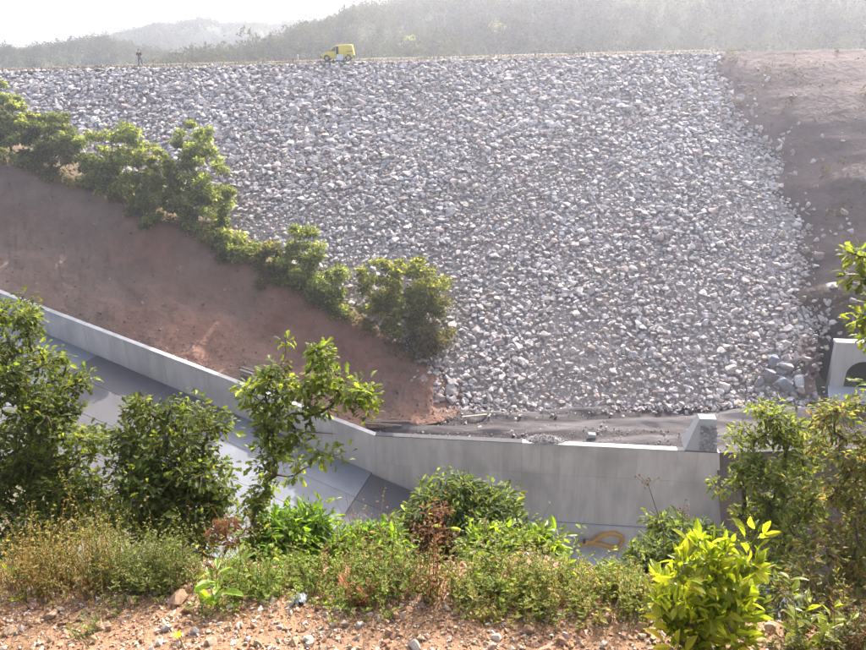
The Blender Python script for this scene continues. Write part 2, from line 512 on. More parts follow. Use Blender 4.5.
cp_ = G[ci_, cj_] + r.normal(size=(nn, 3)) * (0.12, 0.05, 0.02)
b = MB()
for k in range(5):
    q = np.arange(nn) % 5 == k
    b.inst(*PEBBLES[k], rand_rot(q.sum(), r) * (0.09 * np.exp(r.normal(size=q.sum()) * 0.5))[:, None, None], cp_[q], vary([(0.17, 0.11, 0.085), (0.22, 0.17, 0.14), (0.14, 0.09, 0.07), (0.27, 0.24, 0.22)], q.sum(), r))
o = b.build('clods', M['rock'], cuto); o['kind'] = 'stuff'

# --- right abutment hillside meeting the dam along its ragged edge
edge_px = [(716, 52), (724, 95), (748, 128), (775, 165), (795, 235), (806, 290), (808, 330), (800, 362), (806, 398)]
edge = np.array([dam_hit(*q) for q in edge_px])
es = np.linspace(0, len(edge) - 1, 110)
ei = np.stack([np.interp(es, range(len(edge)), edge[:, i]) for i in range(3)], -1)
dd = np.concatenate([[-4], np.linspace(0, 1, 40) ** 1.5 * 85])
k = es / es[-1]
dirx = np.stack([0.94 + 0 * k, -0.12 - 0.26 * np.sin(k * math.pi) ** 1.0 + 0.16 * np.clip(k * 4 - 3, 0, 1), 0.0 + 0.37 * k], -1)
_s = (CREST_Z - ei[:, 2]) * math.hypot(1, DAM_SLOPE); ei[:, 0] += 0.9 * vnoise(_s * 0.3, _s * 0, 77) + 0.6 * vnoise(_s * 1.1, _s * 0, 79)
ei = np.concatenate([[ei[0] + (0, 40, -16), ei[0] + (0, 6, -1.2)], ei]); dirx = np.concatenate([dirx[:1], dirx[:1], dirx]); es = np.concatenate([[-2, -1], es])
G = ei[:, None] + dirx[:, None] * dd[None, :, None]
nz = 1.2 * fbm(es[:, None] * 0.35, dd[None, :] * 0.28, 81, 5) * np.clip(dd / 6, 0, 1)[None, :] * np.clip(es / 12 + 0.05, 0.05, 1)[:, None]
G[..., 2] += 0.6 * nz; G[..., 1] -= 0.3 * nz
G[:, 0, 2] -= 3.0
mixg = np.clip(0.5 + 0.6 * fbm(es[:, None] * 0.35, dd[None, :] * 0.07, 86, 3), 0, 1)[..., None]
hc = mixg * np.array([0.15, 0.105, 0.09]) + (1 - mixg) * np.array([0.105, 0.078, 0.066])
qx, qy, qd = proj(G)
G[..., 1] += 6.0 * np.clip((qx - 821) / 7, 0, 1) * np.clip((qy - 322) / 18, 0, 1)
hc[:3] = (0.05, 0.046, 0.032)
b = MB(); b.grid(G, hc)
tag(b.build('right_hillside', M['slope'], smooth=True), 'bare brown hillside rising past the end of the dam', kind='structure')
RIGHT_G = G

# --- hills behind (ridge lines given as direction and distance; real relief between)
def hill(name, label, ridge, dist_r, dist_b, zb, seed, ntree, th, cols, tris=26, xmin=-1e9):
    px = np.array([q[0] for q in ridge], float); py = np.array([q[1] for q in ridge], float)
    kx = np.linspace(px[0], px[-1], 120)
    ky = np.interp(kx, px, py)
    rid = np.array([P(a, c, dist_r) for a, c in zip(kx, ky)])
    rid[:, 2] += 0.006 * dist_r * fbm(kx * 0.02, kx * 0, seed, 3)
    base = np.array([ray(a, 60) for a in kx]); base = base / np.hypot(base[:, 0], base[:, 1])[:, None] * dist_b; base[:, 2] = zb
    v = np.linspace(0, 1, 40)
    G = base[:, None] * (1 - v)[None, :, None] + rid[:, None] * v[None, :, None]
    prof = v ** 0.85
    G[..., 2] = base[:, None, 2] * (1 - prof) + rid[:, None, 2] * prof
    G[..., 2] += 0.02 * dist_r * fbm(kx[:, None] * 0.012, v[None, :] * 2.5, seed + 5, 4) * np.sin(v * math.pi)[None, :]
    bk = rid.copy(); bk[:, :2] *= 1.35; bk[:, 2] = bk[:, 2] - 0.16 * dist_r
    G = np.concatenate([G, bk[:, None]], 1)
    mb = MB(); mb.grid(G)
    tag(mb.build(name, M['hill'], smooth=True), label, kind='structure')
    r = np.random.default_rng(seed)
    i = r.uniform(0, 118.99, ntree); j = r.uniform(0, 1, ntree) ** 0.8 * 38.9
    i0, j0 = i.astype(int), j.astype(int); fi, fj = (i - i0)[:, None], (j - j0)[:, None]
    pos = (G[i0, j0] * (1 - fi) + G[i0 + 1, j0] * fi) * (1 - fj) + (G[i0, j0 + 1] * (1 - fi) + G[i0 + 1, j0 + 1] * fi) * fj
    fm = MB()
    nv = 6
    for s in range(nv):
        rr = np.random.default_rng(seed * 10 + s)
        con = 1 if s % 4 == 3 else 0
        hgt = rr.uniform(0, 1, tris)
        rad = (1 - hgt * 0.95) * 0.26 if con else 0.36 * np.sqrt(np.clip(1 - (2 * hgt - 1) ** 2, 0.02, 1))
        th_ = rr.uniform(0, 2 * math.pi, tris)
        c = np.stack([rad * np.cos(th_), rad * np.sin(th_), 0.12 + hgt * 0.88], -1)
        d = rr.normal(size=(tris, 3, 3)) * (0.45 / math.sqrt(tris))
        bvv = (c[:, None] + d).reshape(-1, 3); bff = np.arange(tris * 3).reshape(-1, 3)
        sel = np.arange(ntree) % nv == s
        n = sel.sum(); a = r.uniform(0, 2 * math.pi, n); sc = th * r.lognormal(0, 0.25, n)
        Mx = np.zeros((n, 3, 3)); Mx[:, 0, 0] = np.cos(a) * sc; Mx[:, 0, 1] = -np.sin(a) * sc; Mx[:, 1, 0] = np.sin(a) * sc; Mx[:, 1, 1] = np.cos(a) * sc; Mx[:, 2, 2] = sc
        fm.inst(bvv, bff, Mx, pos[sel], vary(cols, n, r, 0.2))
    tag(fm.build(name.replace('hill', 'forest') if 'hill' in name else name + '_forest', M['forest']), label.split(' hill')[0] + ' forest covering the hill behind the dam', kind='stuff')
    return G
GREENS = [(0.034, 0.042, 0.022), (0.045, 0.052, 0.026), (0.03, 0.038, 0.024), (0.055, 0.058, 0.03)]
HILL = hill('wooded_hill', 'dark green wooded hill rising steeply behind the crest', [(150, 90), (215, 71), (260, 57), (300, 41), (330, 27), (365, 13), (390, 5), (470, -26), (560, -60), (680, -85), (900, -110), (1100, -120)], 270, 190, -12, 5, 9500, 3.3, GREENS, 90)
hill('pine_hill', 'hazy pine covered hill beyond the standing person', [(-260, 75), (-120, 62), (0, 60), (40, 50), (85, 42), (110, 43), (150, 55), (215, 70), (300, 96)], 320, 240, -20, 6, 9000, 2.6, GREENS, 36)
hill('distant_hill', 'pale blue distant hill with a rounded top', [(-60, 70), (60, 45), (110, 37), (160, 26), (200, 22), (240, 24), (310, 24), (420, 18), (560, 30)], 480, 380, -36, 7, 11000, 2.6, GREENS, 22)
hill('farthest_hill', 'very pale farthest hill at the left of the valley', [(-320, 46), (-150, 38), (0, 42), (30, 43), (70, 48), (150, 66)], 640, 540, -50, 8, 4000, 3.5, GREENS, 18)

# ================================================================== DAM
def edge_x(s):                                                # right edge of the rock as a function of slope distance
    c = 1 / math.hypot(1, DAM_SLOPE)
    se = (CREST_Z - edge[:, 2]) / c
    o = np.argsort(se)
    return np.interp(s, se[o], edge[o, 0])
dam = empty('rockfill_dam', (0, CREST_Y, CREST_Z))
tag(dam, 'tall dam face of loose grey white and pinkish broken rock', 'dam')
SL = (CREST_Z - ZB) * math.hypot(1, DAM_SLOPE)                # slope length to the bench
smax = SL + 1.2
b = MB()
gx, gs = np.meshgrid(np.linspace(-85, 52, 160), np.linspace(-0.05, smax + 2, 70), indexing='ij')
gx = np.minimum(gx, edge_x(gs) + 1.2)
g = dam_pt(gx, gs) - DN * (0.30 + 0.12 * fbm(gx * 0.5, gs * 0.5, 91, 3))[..., None]
b.grid(g)
b.build('fill', M['rockbase'], dam, smooth=True)
b = MB()
cx = np.linspace(-120, edge[0, 0] + 1.5, 140); cy = np.linspace(0, 8, 8)
CX, CY = np.meshgrid(cx, cy, indexing='ij')
CZ = CREST_Z + 0.16 + 0.05 * fbm(CX * 0.3, CY * 1.0, 95, 3) + 0.10 * np.exp(-((CY - 0.6) / 0.5) ** 2) - 0.40 * (CY < 0.1) + 0.10 * vnoise(CX * 1.7, CY, 96) * (CY < 2)
b.grid(np.stack([CX, CREST_Y - 0.3 + CY, CZ], -1))
b.grid(np.stack([np.stack([cx, cx * 0 + CREST_Y + 7.7, cx * 0 + CREST_Z - 0.05], -1), np.stack([cx, cx * 0 + CREST_Y + 50, cx * 0 + CREST_Z - 28], -1)]))
b.build('crest_track', M['crest'], dam, smooth=True)

bush_x = [q[0] for q in top_px]; bush_y = [q[1] for q in top_px]
def rock_color(x, s, n, r):
    base = np.array([0.475, 0.425, 0.395])
    pink = np.array([0.42, 0.335, 0.30]); tan = np.array([0.42, 0.37, 0.30]); blue = np.array([0.40, 0.375, 0.38]); pale = np.array([0.56, 0.52, 0.49])
    u = r.uniform(size=n)
    warm = np.clip(0.10 + 0.22 * vnoise(x * 0.12, s * 0.12, 5) + 0.15 * vnoise(x * 0.3, s * 0.3, 15) + 0.12 * np.clip(s / smax, 0, 1), 0.03, 0.6)
    c = np.tile(base, (n, 1))
    c = np.where((u < warm)[:, None], np.where((r.uniform(size=n) < 0.5)[:, None], pink, tan), c)
    c = np.where((u > 0.78)[:, None], blue, c); c = np.where((u > 0.93)[:, None], pale, c)
    c = np.where(((u > 0.70) & (u < 0.76))[:, None], pink * 0.8, c)
    return np.clip(c * np.exp(r.normal(size=(n, 1)) * 0.16) * (1 + 0.10 * vnoise(x * 0.07, s * 0.2, 35) + 0.08 * vnoise(x * 0.35, s * 0.12, 36))[:, None], 0.05, 0.7)

def rock_field(spacing, size, sig, lift, seed):
    r = np.random.default_rng(seed)
    nx, ns = int(140 / spacing), int(smax / spacing)
    x = -85 + (np.arange(nx)[:, None] + r.uniform(-0.5, 0.5, (nx, ns))) * spacing
    s = (np.arange(ns)[None, :] + r.uniform(-0.5, 0.5, (nx, ns))) * spacing
    x, s = x.ravel(), np.clip(s.ravel(), -0.1, None)
    ex = edge_x(s) + 0.4 + 0.9 * vnoise(s * 0.3, s * 0, 77) + 0.6 * vnoise(s * 1.1, s * 0, 79)
    over = (x - ex)
    keep = (over < 0) | ((over < 3.5) & (r.uniform(size=len(x)) < 0.30 * np.exp(-np.clip(over, 0, 9) / 1.2)))
    pos = dam_pt(x, s)
    px, py, d = proj(pos)
    keep &= (px > -90) & (py < np.interp(px, bush_x, bush_y) + 26)
    x, s, pos, px, py, d = x[keep], s[keep], pos[keep], px[keep], py[keep], d[keep]
    n = len(x)
    sz = size * np.exp(r.normal(size=n) * sig) * (1.05 - 0.30 * np.clip(s / smax, 0, 1) + 0.18 * vnoise(x * 0.15, s * 0.15, 25))
    sz = np.minimum(np.where(s < 2.0, np.minimum(sz, 0.40), sz), 0.72)
    hidden = py > np.interp(px, bush_x, bush_y) - 4
    Rm = rand_rot(n, r)
    # keep rocks lying fairly flat: blend of random tilt and slope frame
    a = r.uniform(0, 2 * math.pi, n)
    nrm = DN[None] + r.normal(size=(n, 3)) * 0.17; nrm /= np.linalg.norm(nrm, axis=1, keepdims=True)
    t1 = np.stack([np.cos(a), np.sin(a) * 0.6, np.sin(a) * -0.2], -1)
    y1 = np.cross(nrm, t1); y1 /= np.linalg.norm(y1, axis=1, keepdims=True); x1 = np.cross(y1, nrm)
    Rm = np.stack([x1, y1, nrm], -1)
    pos = pos + DN * (lift + 0.10 * r.normal(size=n) * size - 0.10 * np.exp(-s / 0.8))[:, None]
    return pos, Rm, sz, x, s, hidden, rock_color(x, s, n, r), d

mass = MB()
big = rock_field(0.62, 0.39, 0.28, 0.02, 201)
small = rock_field(0.38, 0.235, 0.28, -0.03, 202)
pos, Rm, sz, x, s, hid, cc, d = big
show = np.where(hid, 0, sz / d)
order = np.argsort(-show)
singles = order[:300]
rest = order[300:]
for k in range(len(ROCKS)):
    bv_, bf_ = ROCKS[k]
    q = rest[rest % len(ROCKS) == k]
    mass.inst(bv_, bf_, Rm[q] * sz[q][:, None, None], pos[q], cc[q])
    idx = np.arange(len(small[0])); q = idx[idx % len(ROCKS) == k]
    mass.inst(bv_, bf_, small[1][q] * small[2][q][:, None, None], small[0][q], small[6][q])
# strays lying on the hillside past the edge
r = np.random.default_rng(11)
ns_ = 520
i = r.integers(4, 110, ns_); j = np.clip((r.exponential(2.6, ns_)).astype(int) + 2, 2, 30)
sp = RIGHT_G[i, j] + r.normal(size=(ns_, 3)) * [0.4, 0.4, 0.0]
mass.inst(*ROCKS[0], rand_rot(ns_, r) * (0.26 * np.exp(r.normal(size=ns_) * 0.45))[:, None, None], sp, rock_color(sp[:, 0], sp[:, 1], ns_, r) * 0.85)
nb_ = 1500
bx_ = r.uniform(-8, 40, nb_); by_ = bench_front(np.minimum(bx_, B[0])) + 0.3 + r.uniform(0, 1, nb_) * (TOE[1] - A[1] - 1)
mass.inst(*ROCKS[5], rand_rot(nb_, r) * (0.075 * np.exp(r.normal(size=nb_) * 0.5))[:, None, None], np.stack([bx_, by_, ZB - 0.05 + 0 * bx_], -1), rock_color(bx_, by_, nb_, r) * 0.7)
nt_ = 900
tx = r.uniform(-6, edge[-1, 0], nt_); ty = TOE[1] - r.exponential(0.45, nt_) + 0.4
mass.inst(*ROCKS[3], rand_rot(nt_, r) * (0.16 * np.exp(r.normal(size=nt_) * 0.5))[:, None, None], np.stack([tx, ty, ZB + 0 * tx], -1), rock_color(tx, ty, nt_, r) * 0.9)
mo = mass.build('rock_mass', M['rock'], dam)
mo['kind'] = 'stuff'
RM = []
for k in range(28):
    bb = MB(); bb.add(*ROCKS[k % len(ROCKS)], col=rock_color(np.array([r.uniform(-40, 40)]), np.array([r.uniform(0, 40)]), 1, r)[0])
    RM.append(bb.mesh('rock', M['rock']))
def place(name, me, pos, R3, sc, parent):
    o = bpy.data.objects.new(name, me); COL.objects.link(o); o.parent = parent
    pl = Vector(parent.location) if parent.type == 'EMPTY' else Vector((0, 0, 0))
    m = Matrix.Identity(4)
    for a_ in range(3):
        for c_ in range(3): m[a_][c_] = R3[a_][c_] * sc
        m[a_][3] = pos[a_] - pl[a_]
    o.matrix_basis = m
    return o
for n, q in enumerate(singles):
    place('rock', RM[n % 28], pos[q], Rm[q], sz[q], dam)

# ================================================================== CONCRETE: basin wall, chute wall, chute slabs
def wp(u, v, z):                                               # basin wall frame: u along, v outwards to the camera
    return A + WD * u + WN * v + np.array([0, 0, z - A[2]])
def cpnt(u, v, z):                                             # chute wall frame
    return A + CDh * u + CN * v + np.array([0, 0, z - A[2]])
ZT = A[2]
zj = hit_plane(600, 477, A, WN)[2]
zp = hit_plane(600, 524.5, A, WN)[2]
wall = empty('basin_wall', tuple(wp(WL / 2, 0, ZF)))
tag(wall, 'long grey cast concrete wall of the stilling basin with form panel marks', 'wall')
b = MB()
b.hexa([wp(0, -0.03, ZF - 0.6), wp(WL, -0.03, ZF - 0.6), wp(WL, -1.1, ZF - 0.6), wp(0, -1.1, ZF - 0.6)], [wp(0, -0.03, ZT - 0.012), wp(WL, -0.03, ZT - 0.012), wp(WL, -0.55, ZT - 0.012), wp(0, -0.55, ZT - 0.012)])
b.build('core', M['slab_pale'], wall)
ncol = 18
for row, (z0, z1, off) in enumerate(((zj + 0.01, ZT - 0.02, 0.0), (zp + 0.03, zj - 0.01, 0.012))):
    for c in range(ncol):
        u0, u1 = WL * c / ncol + 0.006, WL * (c + 1) / ncol - 0.006
        j = random.uniform(-0.008, 0.008) + off
        b = MB(); b.hexa([wp(u0, j, z0), wp(u1, j, z0), wp(u1, -0.028, z0), wp(u0, -0.028, z0)], [wp(u0, j, z1), wp(u1, j, z1), wp(u1, -0.028, z1), wp(u0, -0.028, z1)])
        b.build('panel', M['concrete'], wall)
b = MB(); b.hexa([wp(0.02, 0.22, ZF - 0.5), wp(WL - 0.02, 0.22, ZF - 0.5), wp(WL - 0.02, -0.026, ZF - 0.5), wp(0.02, -0.026, ZF - 0.5)], [wp(0.02, 0.22, zp - 0.06), wp(WL - 0.02, 0.22, zp - 0.06), wp(WL - 0.02, -0.026, zp - 0.06), wp(0.02, -0.026, zp - 0.06)])
b.build('footing', M['concrete'], wall)
b = MB(); b.hexa([wp(WL + 0.006, 0.01, ZF - 0.5), wp(WL + 1.5, 0.01, ZF - 0.5), wp(WL + 1.5, -1.1, ZF - 0.5), wp(WL + 0.006, -1.1, ZF - 0.5)], [wp(WL + 0.006, 0.0, ZT + 0.02), wp(WL + 0.10, 0.0, ZT + 0.02), wp(WL + 0.10, -0.55, ZT + 0.02), wp(WL + 0.006, -0.55, ZT + 0.02)])
b.build('end_pier', M['concrete'], wall)
nc = 9
for c in range(nc):
    u0, u1 = WL * c / nc + 0.01, WL * (c + 1) / nc - 0.01
    b = MB(); z0, z1 = ZT - 0.011, ZT + 0.05 + random.uniform(-0.006, 0.006)
    b.hexa([wp(u0, 0.02, z0), wp(u1, 0.02, z0), wp(u1, -0.56, z0), wp(u0, -0.56, z0)], [wp(u0, 0.02, z1), wp(u1, 0.02, z1), wp(u1, -0.56, z1), wp(u0, -0.56, z1)])
    b.build('coping', M['concrete_pale' if 3 < c < 8 else 'concrete_dark'], wall)
# end block standing on the wall end: ramped left side, rough stony front
zt2 = ZT + 2.45
b = MB(); b.hexa([wp(WL - 2.5, -0.06, ZT + 0.06), wp(WL - 0.05, -0.06, ZT + 0.06), wp(WL - 0.05, -1.7, ZT + 0.06), wp(WL - 2.5, -1.7, ZT + 0.06)],
                 [wp(WL - 1.45, -0.9, zt2), wp(WL - 0.2, -0.9, zt2), wp(WL - 0.2, -1.7, zt2), wp(WL - 1.45, -1.7, zt2)])
endb = b.build('end_block', M['concrete_pale'], wall)
r = np.random.default_rng(31)
b = MB()
nn = 260; uu = r.uniform(0, 1, nn); hh = r.uniform(0, 1, nn) ** 1.3
pp = np.array([wp(WL - 1.35 + 1.2 * a_ + 0 * h_, -0.12 - 0.62 * h_, ZT + 0.1 + 1.85 * h_) for a_, h_ in zip(uu, hh)])
b.inst(*PEBBLES[2], rand_rot(nn, r) * (0.16 * np.exp(r.normal(size=nn) * 0.3))[:, None, None], pp, vary([(0.30, 0.29, 0.285), (0.25, 0.24, 0.235)], nn, r, 0.15))
so_ = b.build('rubble_facing', M['rock'], wall); so_['kind'] = 'stuff'

# chute far wall
cw = empty('chute_wall', tuple(cpnt(20, 0, chute_z(20))))
tag(cw, 'sloping grey concrete retaining wall running down beside the spillway chute', 'wall')
npan = 16; ub = np.linspace(0.0, UEND, npan + 1)
b = MB()
b.hexa([cpnt(0, -0.03, chute_z(0) - 1.0), cpnt(UEND, -0.03, chute_z(UEND) - 1.0), cpnt(UEND, -0.5, chute_z(UEND) - 1.0), cpnt(0, -0.5, chute_z(0) - 1.0)][::-1], [cpnt(0, -0.03, wall_top(0) - 0.01), cpnt(UEND, -0.03, wall_top(UEND) - 0.01), cpnt(UEND, -0.45, wall_top(UEND) - 0.01), cpnt(0, -0.45, wall_top(0) - 0.01)][::-1])
b.build('core', M['joint_and_shade'], cw)
for c in range(npan):
    u0, u1 = ub[c] + 0.015, ub[c + 1] - 0.015
    j = random.uniform(-0.006, 0.01)
    b = MB()
    b.hexa([cpnt(u0, j, chute_z(u0) - 0.4), cpnt(u1, j, chute_z(u1) - 0.4), cpnt(u1, -0.028, chute_z(u1) - 0.4), cpnt(u0, -0.028, chute_z(u0) - 0.4)][::-1],
           [cpnt(u0, j, wall_top(u0) - 0.02), cpnt(u1, j, wall_top(u1) - 0.02), cpnt(u1, -0.028, wall_top(u1) - 0.02), cpnt(u0, -0.028, wall_top(u0) - 0.02)][::-1])
    b.build('panel', M['concrete'], cw)
    b = MB()
    b.hexa([cpnt(u0, 0.02, wall_top(u0) - 0.009), cpnt(u1, 0.02, wall_top(u1) - 0.009), cpnt(u1, -0.46, wall_top(u1) - 0.009), cpnt(u0, -0.46, wall_top(u0) - 0.009)][::-1],
           [cpnt(u0, 0.02, wall_top(u0) + 0.04), cpnt(u1, 0.02, wall_top(u1) + 0.04), cpnt(u1, -0.46, wall_top(u1) + 0.04), cpnt(u0, -0.46, wall_top(u0) + 0.04)][::-1])
    b.build('coping', M['concrete'], cw)

# chute slabs: pale and dark sections, long strips with open joints
ch = empty('spillway_chute', tuple(cpnt(15, CW / 2, chute_z(15))))
tag(ch, 'sloping spillway chute of pale and dark concrete slabs', 'spillway')
ua = chute_u(242, 417)[0]; uc = chute_u(97, 354)[0]
b = MB()
b.hexa([cpnt(U1, 0.0, chute_z(U1) - 0.5), cpnt(UEND, 0.0, chute_z(UEND) - 0.5), cpnt(UEND, CW, chute_z(UEND) - 0.5), cpnt(U1, CW, chute_z(U1) - 0.5)],
       [cpnt(U1, 0.0, chute_z(U1) - 0.06), cpnt(UEND, 0.0, chute_z(UEND) - 0.06), cpnt(UEND, CW, chute_z(UEND) - 0.06), cpnt(U1, CW, chute_z(U1) - 0.06)])
b.build('base', M['joint_and_shade'], ch)
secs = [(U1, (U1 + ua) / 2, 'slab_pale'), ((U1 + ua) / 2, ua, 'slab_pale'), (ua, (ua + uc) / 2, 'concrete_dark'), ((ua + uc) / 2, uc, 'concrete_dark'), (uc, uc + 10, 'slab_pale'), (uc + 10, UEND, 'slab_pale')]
strips = np.linspace(0.03, CW, 5)
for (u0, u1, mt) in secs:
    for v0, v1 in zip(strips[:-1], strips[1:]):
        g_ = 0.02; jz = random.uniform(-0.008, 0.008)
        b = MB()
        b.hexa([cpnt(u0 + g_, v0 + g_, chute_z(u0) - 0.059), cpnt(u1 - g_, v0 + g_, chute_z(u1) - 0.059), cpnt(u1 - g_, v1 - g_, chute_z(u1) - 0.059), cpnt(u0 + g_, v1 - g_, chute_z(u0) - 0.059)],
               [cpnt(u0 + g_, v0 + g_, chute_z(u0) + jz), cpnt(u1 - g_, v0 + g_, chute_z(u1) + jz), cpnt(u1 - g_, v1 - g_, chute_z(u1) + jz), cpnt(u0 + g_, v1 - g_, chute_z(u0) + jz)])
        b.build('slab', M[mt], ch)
# lower apron along the basin wall, dark concrete
zu = chute_z(U1)
ql = hit_plane(408, 486, A, WN); ul = np.dot(ql - A, WD)
asl = (ql[2] - zu) / ul
uf = (ZF - zu) / asl
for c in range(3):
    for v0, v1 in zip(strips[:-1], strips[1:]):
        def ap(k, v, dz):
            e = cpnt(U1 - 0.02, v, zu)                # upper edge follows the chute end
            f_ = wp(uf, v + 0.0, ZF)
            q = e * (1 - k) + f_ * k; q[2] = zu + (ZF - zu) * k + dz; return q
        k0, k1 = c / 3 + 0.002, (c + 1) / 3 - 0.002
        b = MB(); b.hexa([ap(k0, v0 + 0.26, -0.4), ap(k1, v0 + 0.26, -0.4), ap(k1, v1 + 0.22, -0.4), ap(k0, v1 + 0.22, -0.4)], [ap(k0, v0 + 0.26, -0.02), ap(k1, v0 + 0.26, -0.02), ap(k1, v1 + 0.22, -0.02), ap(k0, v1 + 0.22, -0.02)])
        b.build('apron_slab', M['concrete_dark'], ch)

# ================================================================== CULVERT with arched mouth
cz0 = ZB + 0.1
cb = P(829, 386, 66.5); cz0 = cb[2]
ux = np.array([0.985, -0.17, 0]); ux /= np.linalg.norm(ux); vy = np.array([-ux[1], ux[0], 0])
ctop = P(827, 337, 66.5)[2]
H = ctop - cz0; WID = 6.4; cxm, rad = 2.55, 1.35
cul = empty('culvert', tuple(cb)); tag(cul, 'grey concrete culvert headwall with a dark arched opening', 'culvert')
def cq(u, v, z): return cb + ux * u + vy * v + np.array([0, 0, z])
arc = [(cxm - rad, -1.6)] + [(cxm + rad * math.cos(a), 1.15 + rad * math.sin(a)) for a in np.linspace(math.pi, 0, 17)] + [(cxm + rad, -1.6)]
out = []
for (u, z) in arc:
    a = math.atan2(z - 1.15, u - cxm)
    if z <= 1.15: out.append((0 if u < cxm else WID, z))
    else:
        dx, dz = math.cos(a), math.sin(a); tt = min((WID - cxm) / dx if dx > 1e-6 else 1e9, cxm / -dx if dx < -1e-6 else 1e9, (H - 1.15) / dz)
        out.append((cxm + dx * tt, 1.15 + dz * tt))
# make sure the corners are square
out = np.array(out); arc = np.array(arc)
for cu in (0, WID):
    i = np.argmin(np.abs(out[:, 0] - cu) * 2 + np.abs(out[:, 1] - H)); out[i] = (cu, H)
b = MB()
n = len(arc)
b.grid(np.array([[cq(u, 0, z) for u, z in arc], [cq(u, 0, z) for u, z in out]]))
b.grid(np.array([[cq(u, 0, z) for u, z in out], [cq(u, 0.7, z) for u, z in out]]))
b.build('headwall', M['concrete'], cul)
b = MB(); b.grid(np.array([[cq(u, v, z) for u, z in arc] for v in (0, 2, 5, 9)]))
b.add([cq(u, 9, z) for u, z in arc], [[0, i, i + 1] for i in range(1, n - 1)])
b.build('barrel', M['joint_and_shade'], cul)  # near-black lining: the shade inside the barrel is put into its colour
b = MB(); b.hexa([cq(-0.12, -0.10, H - 0.02), cq(WID + .1, -0.10, H - 0.02), cq(WID + .1, 0.75, H - 0.02), cq(-0.12, 0.75, H - 0.02)], [cq(-0.12, -0.10, H + 0.22), cq(WID + .1, -0.10, H + 0.22), cq(WID + .1, 0.75, H + 0.22), cq(-0.12, 0.75, H + 0.22)])
b.build('cap_beam', M['concrete'], cul)
b = MB(); b.hexa([cq(-0.8, -2.6, -1.7), cq(WID, -2.6, -1.7), cq(WID, -0.02, -1.7), cq(-0.1, -0.02, -1.7)], [cq(-0.6, -2.0, -0.42), cq(WID, -2.0, -0.42), cq(WID, -0.02, 0.02), cq(-0.1, -0.02, 0.02)])
b.build('apron', M['concrete_pale'], cul)

# ================================================================== PLANT BUILDERS
def grow_limbs(base, targets, trunk_r, r, gnarl=0.12, sub=3, tip=0.12):
    """branching limbs from base to every target: each target joins the nearest node already grown"""
    nodes = [np.asarray(base, float)]; par = [-1]
    order = np.argsort(np.linalg.norm(np.asarray(targets) - nodes[0], axis=1))
    for ti in order:
        tg = np.asarray(targets[ti], float)
        N_ = np.array(nodes)
        dv = tg - N_
        dist = np.linalg.norm(dv, axis=1) + 0.5 * np.clip(-dv[:, 2], 0, None)
        p = int(np.argmin(dist))
        a = nodes[p]; L_ = np.linalg.norm(tg - a)
        prev = p
        for k in range(1, sub + 1):
            q = a + (tg - a) * k / sub
            if k < sub: q = q + r.normal(size=3) * gnarl * L_ * 0.5 + np.array([0, 0, -0.06 * L_ * math.sin(math.pi * k / sub)])
            nodes.append(q); par.append(prev); prev = len(nodes) - 1
    n = len(nodes)
    wgt = np.zeros(n)
    for i in range(n - 1, 0, -1):
        wgt[i] += 0.15 if wgt[i] > 0 else 1.0
        wgt[par[i]] += wgt[i]
    rad = trunk_r * (wgt / wgt[0]) ** 0.5
    rad = np.maximum(rad, trunk_r * tip)
    return np.array(nodes), par, rad


def limb_mesh(mb, nodes, par, rad, k=5):
    for i in range(1, len(nodes)):
        p = par[i]
        mb.tube([nodes[p], nodes[i]], [min(rad[p], rad[i] * 1.6), rad[i]], k, cap=False)


def crown_targets(blobs, n, r):
    """blobs: (px, py, rx, ry, depth) - rounded masses of the crown, each with its own distance and depth radius"""
    ar = np.array([q[2] * q[3] for q in blobs], float); ar /= ar.sum()
    out = []
    for q, cnt in zip(blobs, np.maximum(1, np.round(ar * n)).astype(int)):
        for _ in range(cnt):
            d = r.normal(size=3); d /= np.linalg.norm(d); d *= r.uniform(0.25, 1.0) ** 0.45
            rz = 0.5 * (q[2] + q[3]) * q[4] / F
            out.append(P(q[0] + d[0] * q[2], q[1] + d[1] * q[3], q[4] + d[2] * rz))
    return np.array(out)


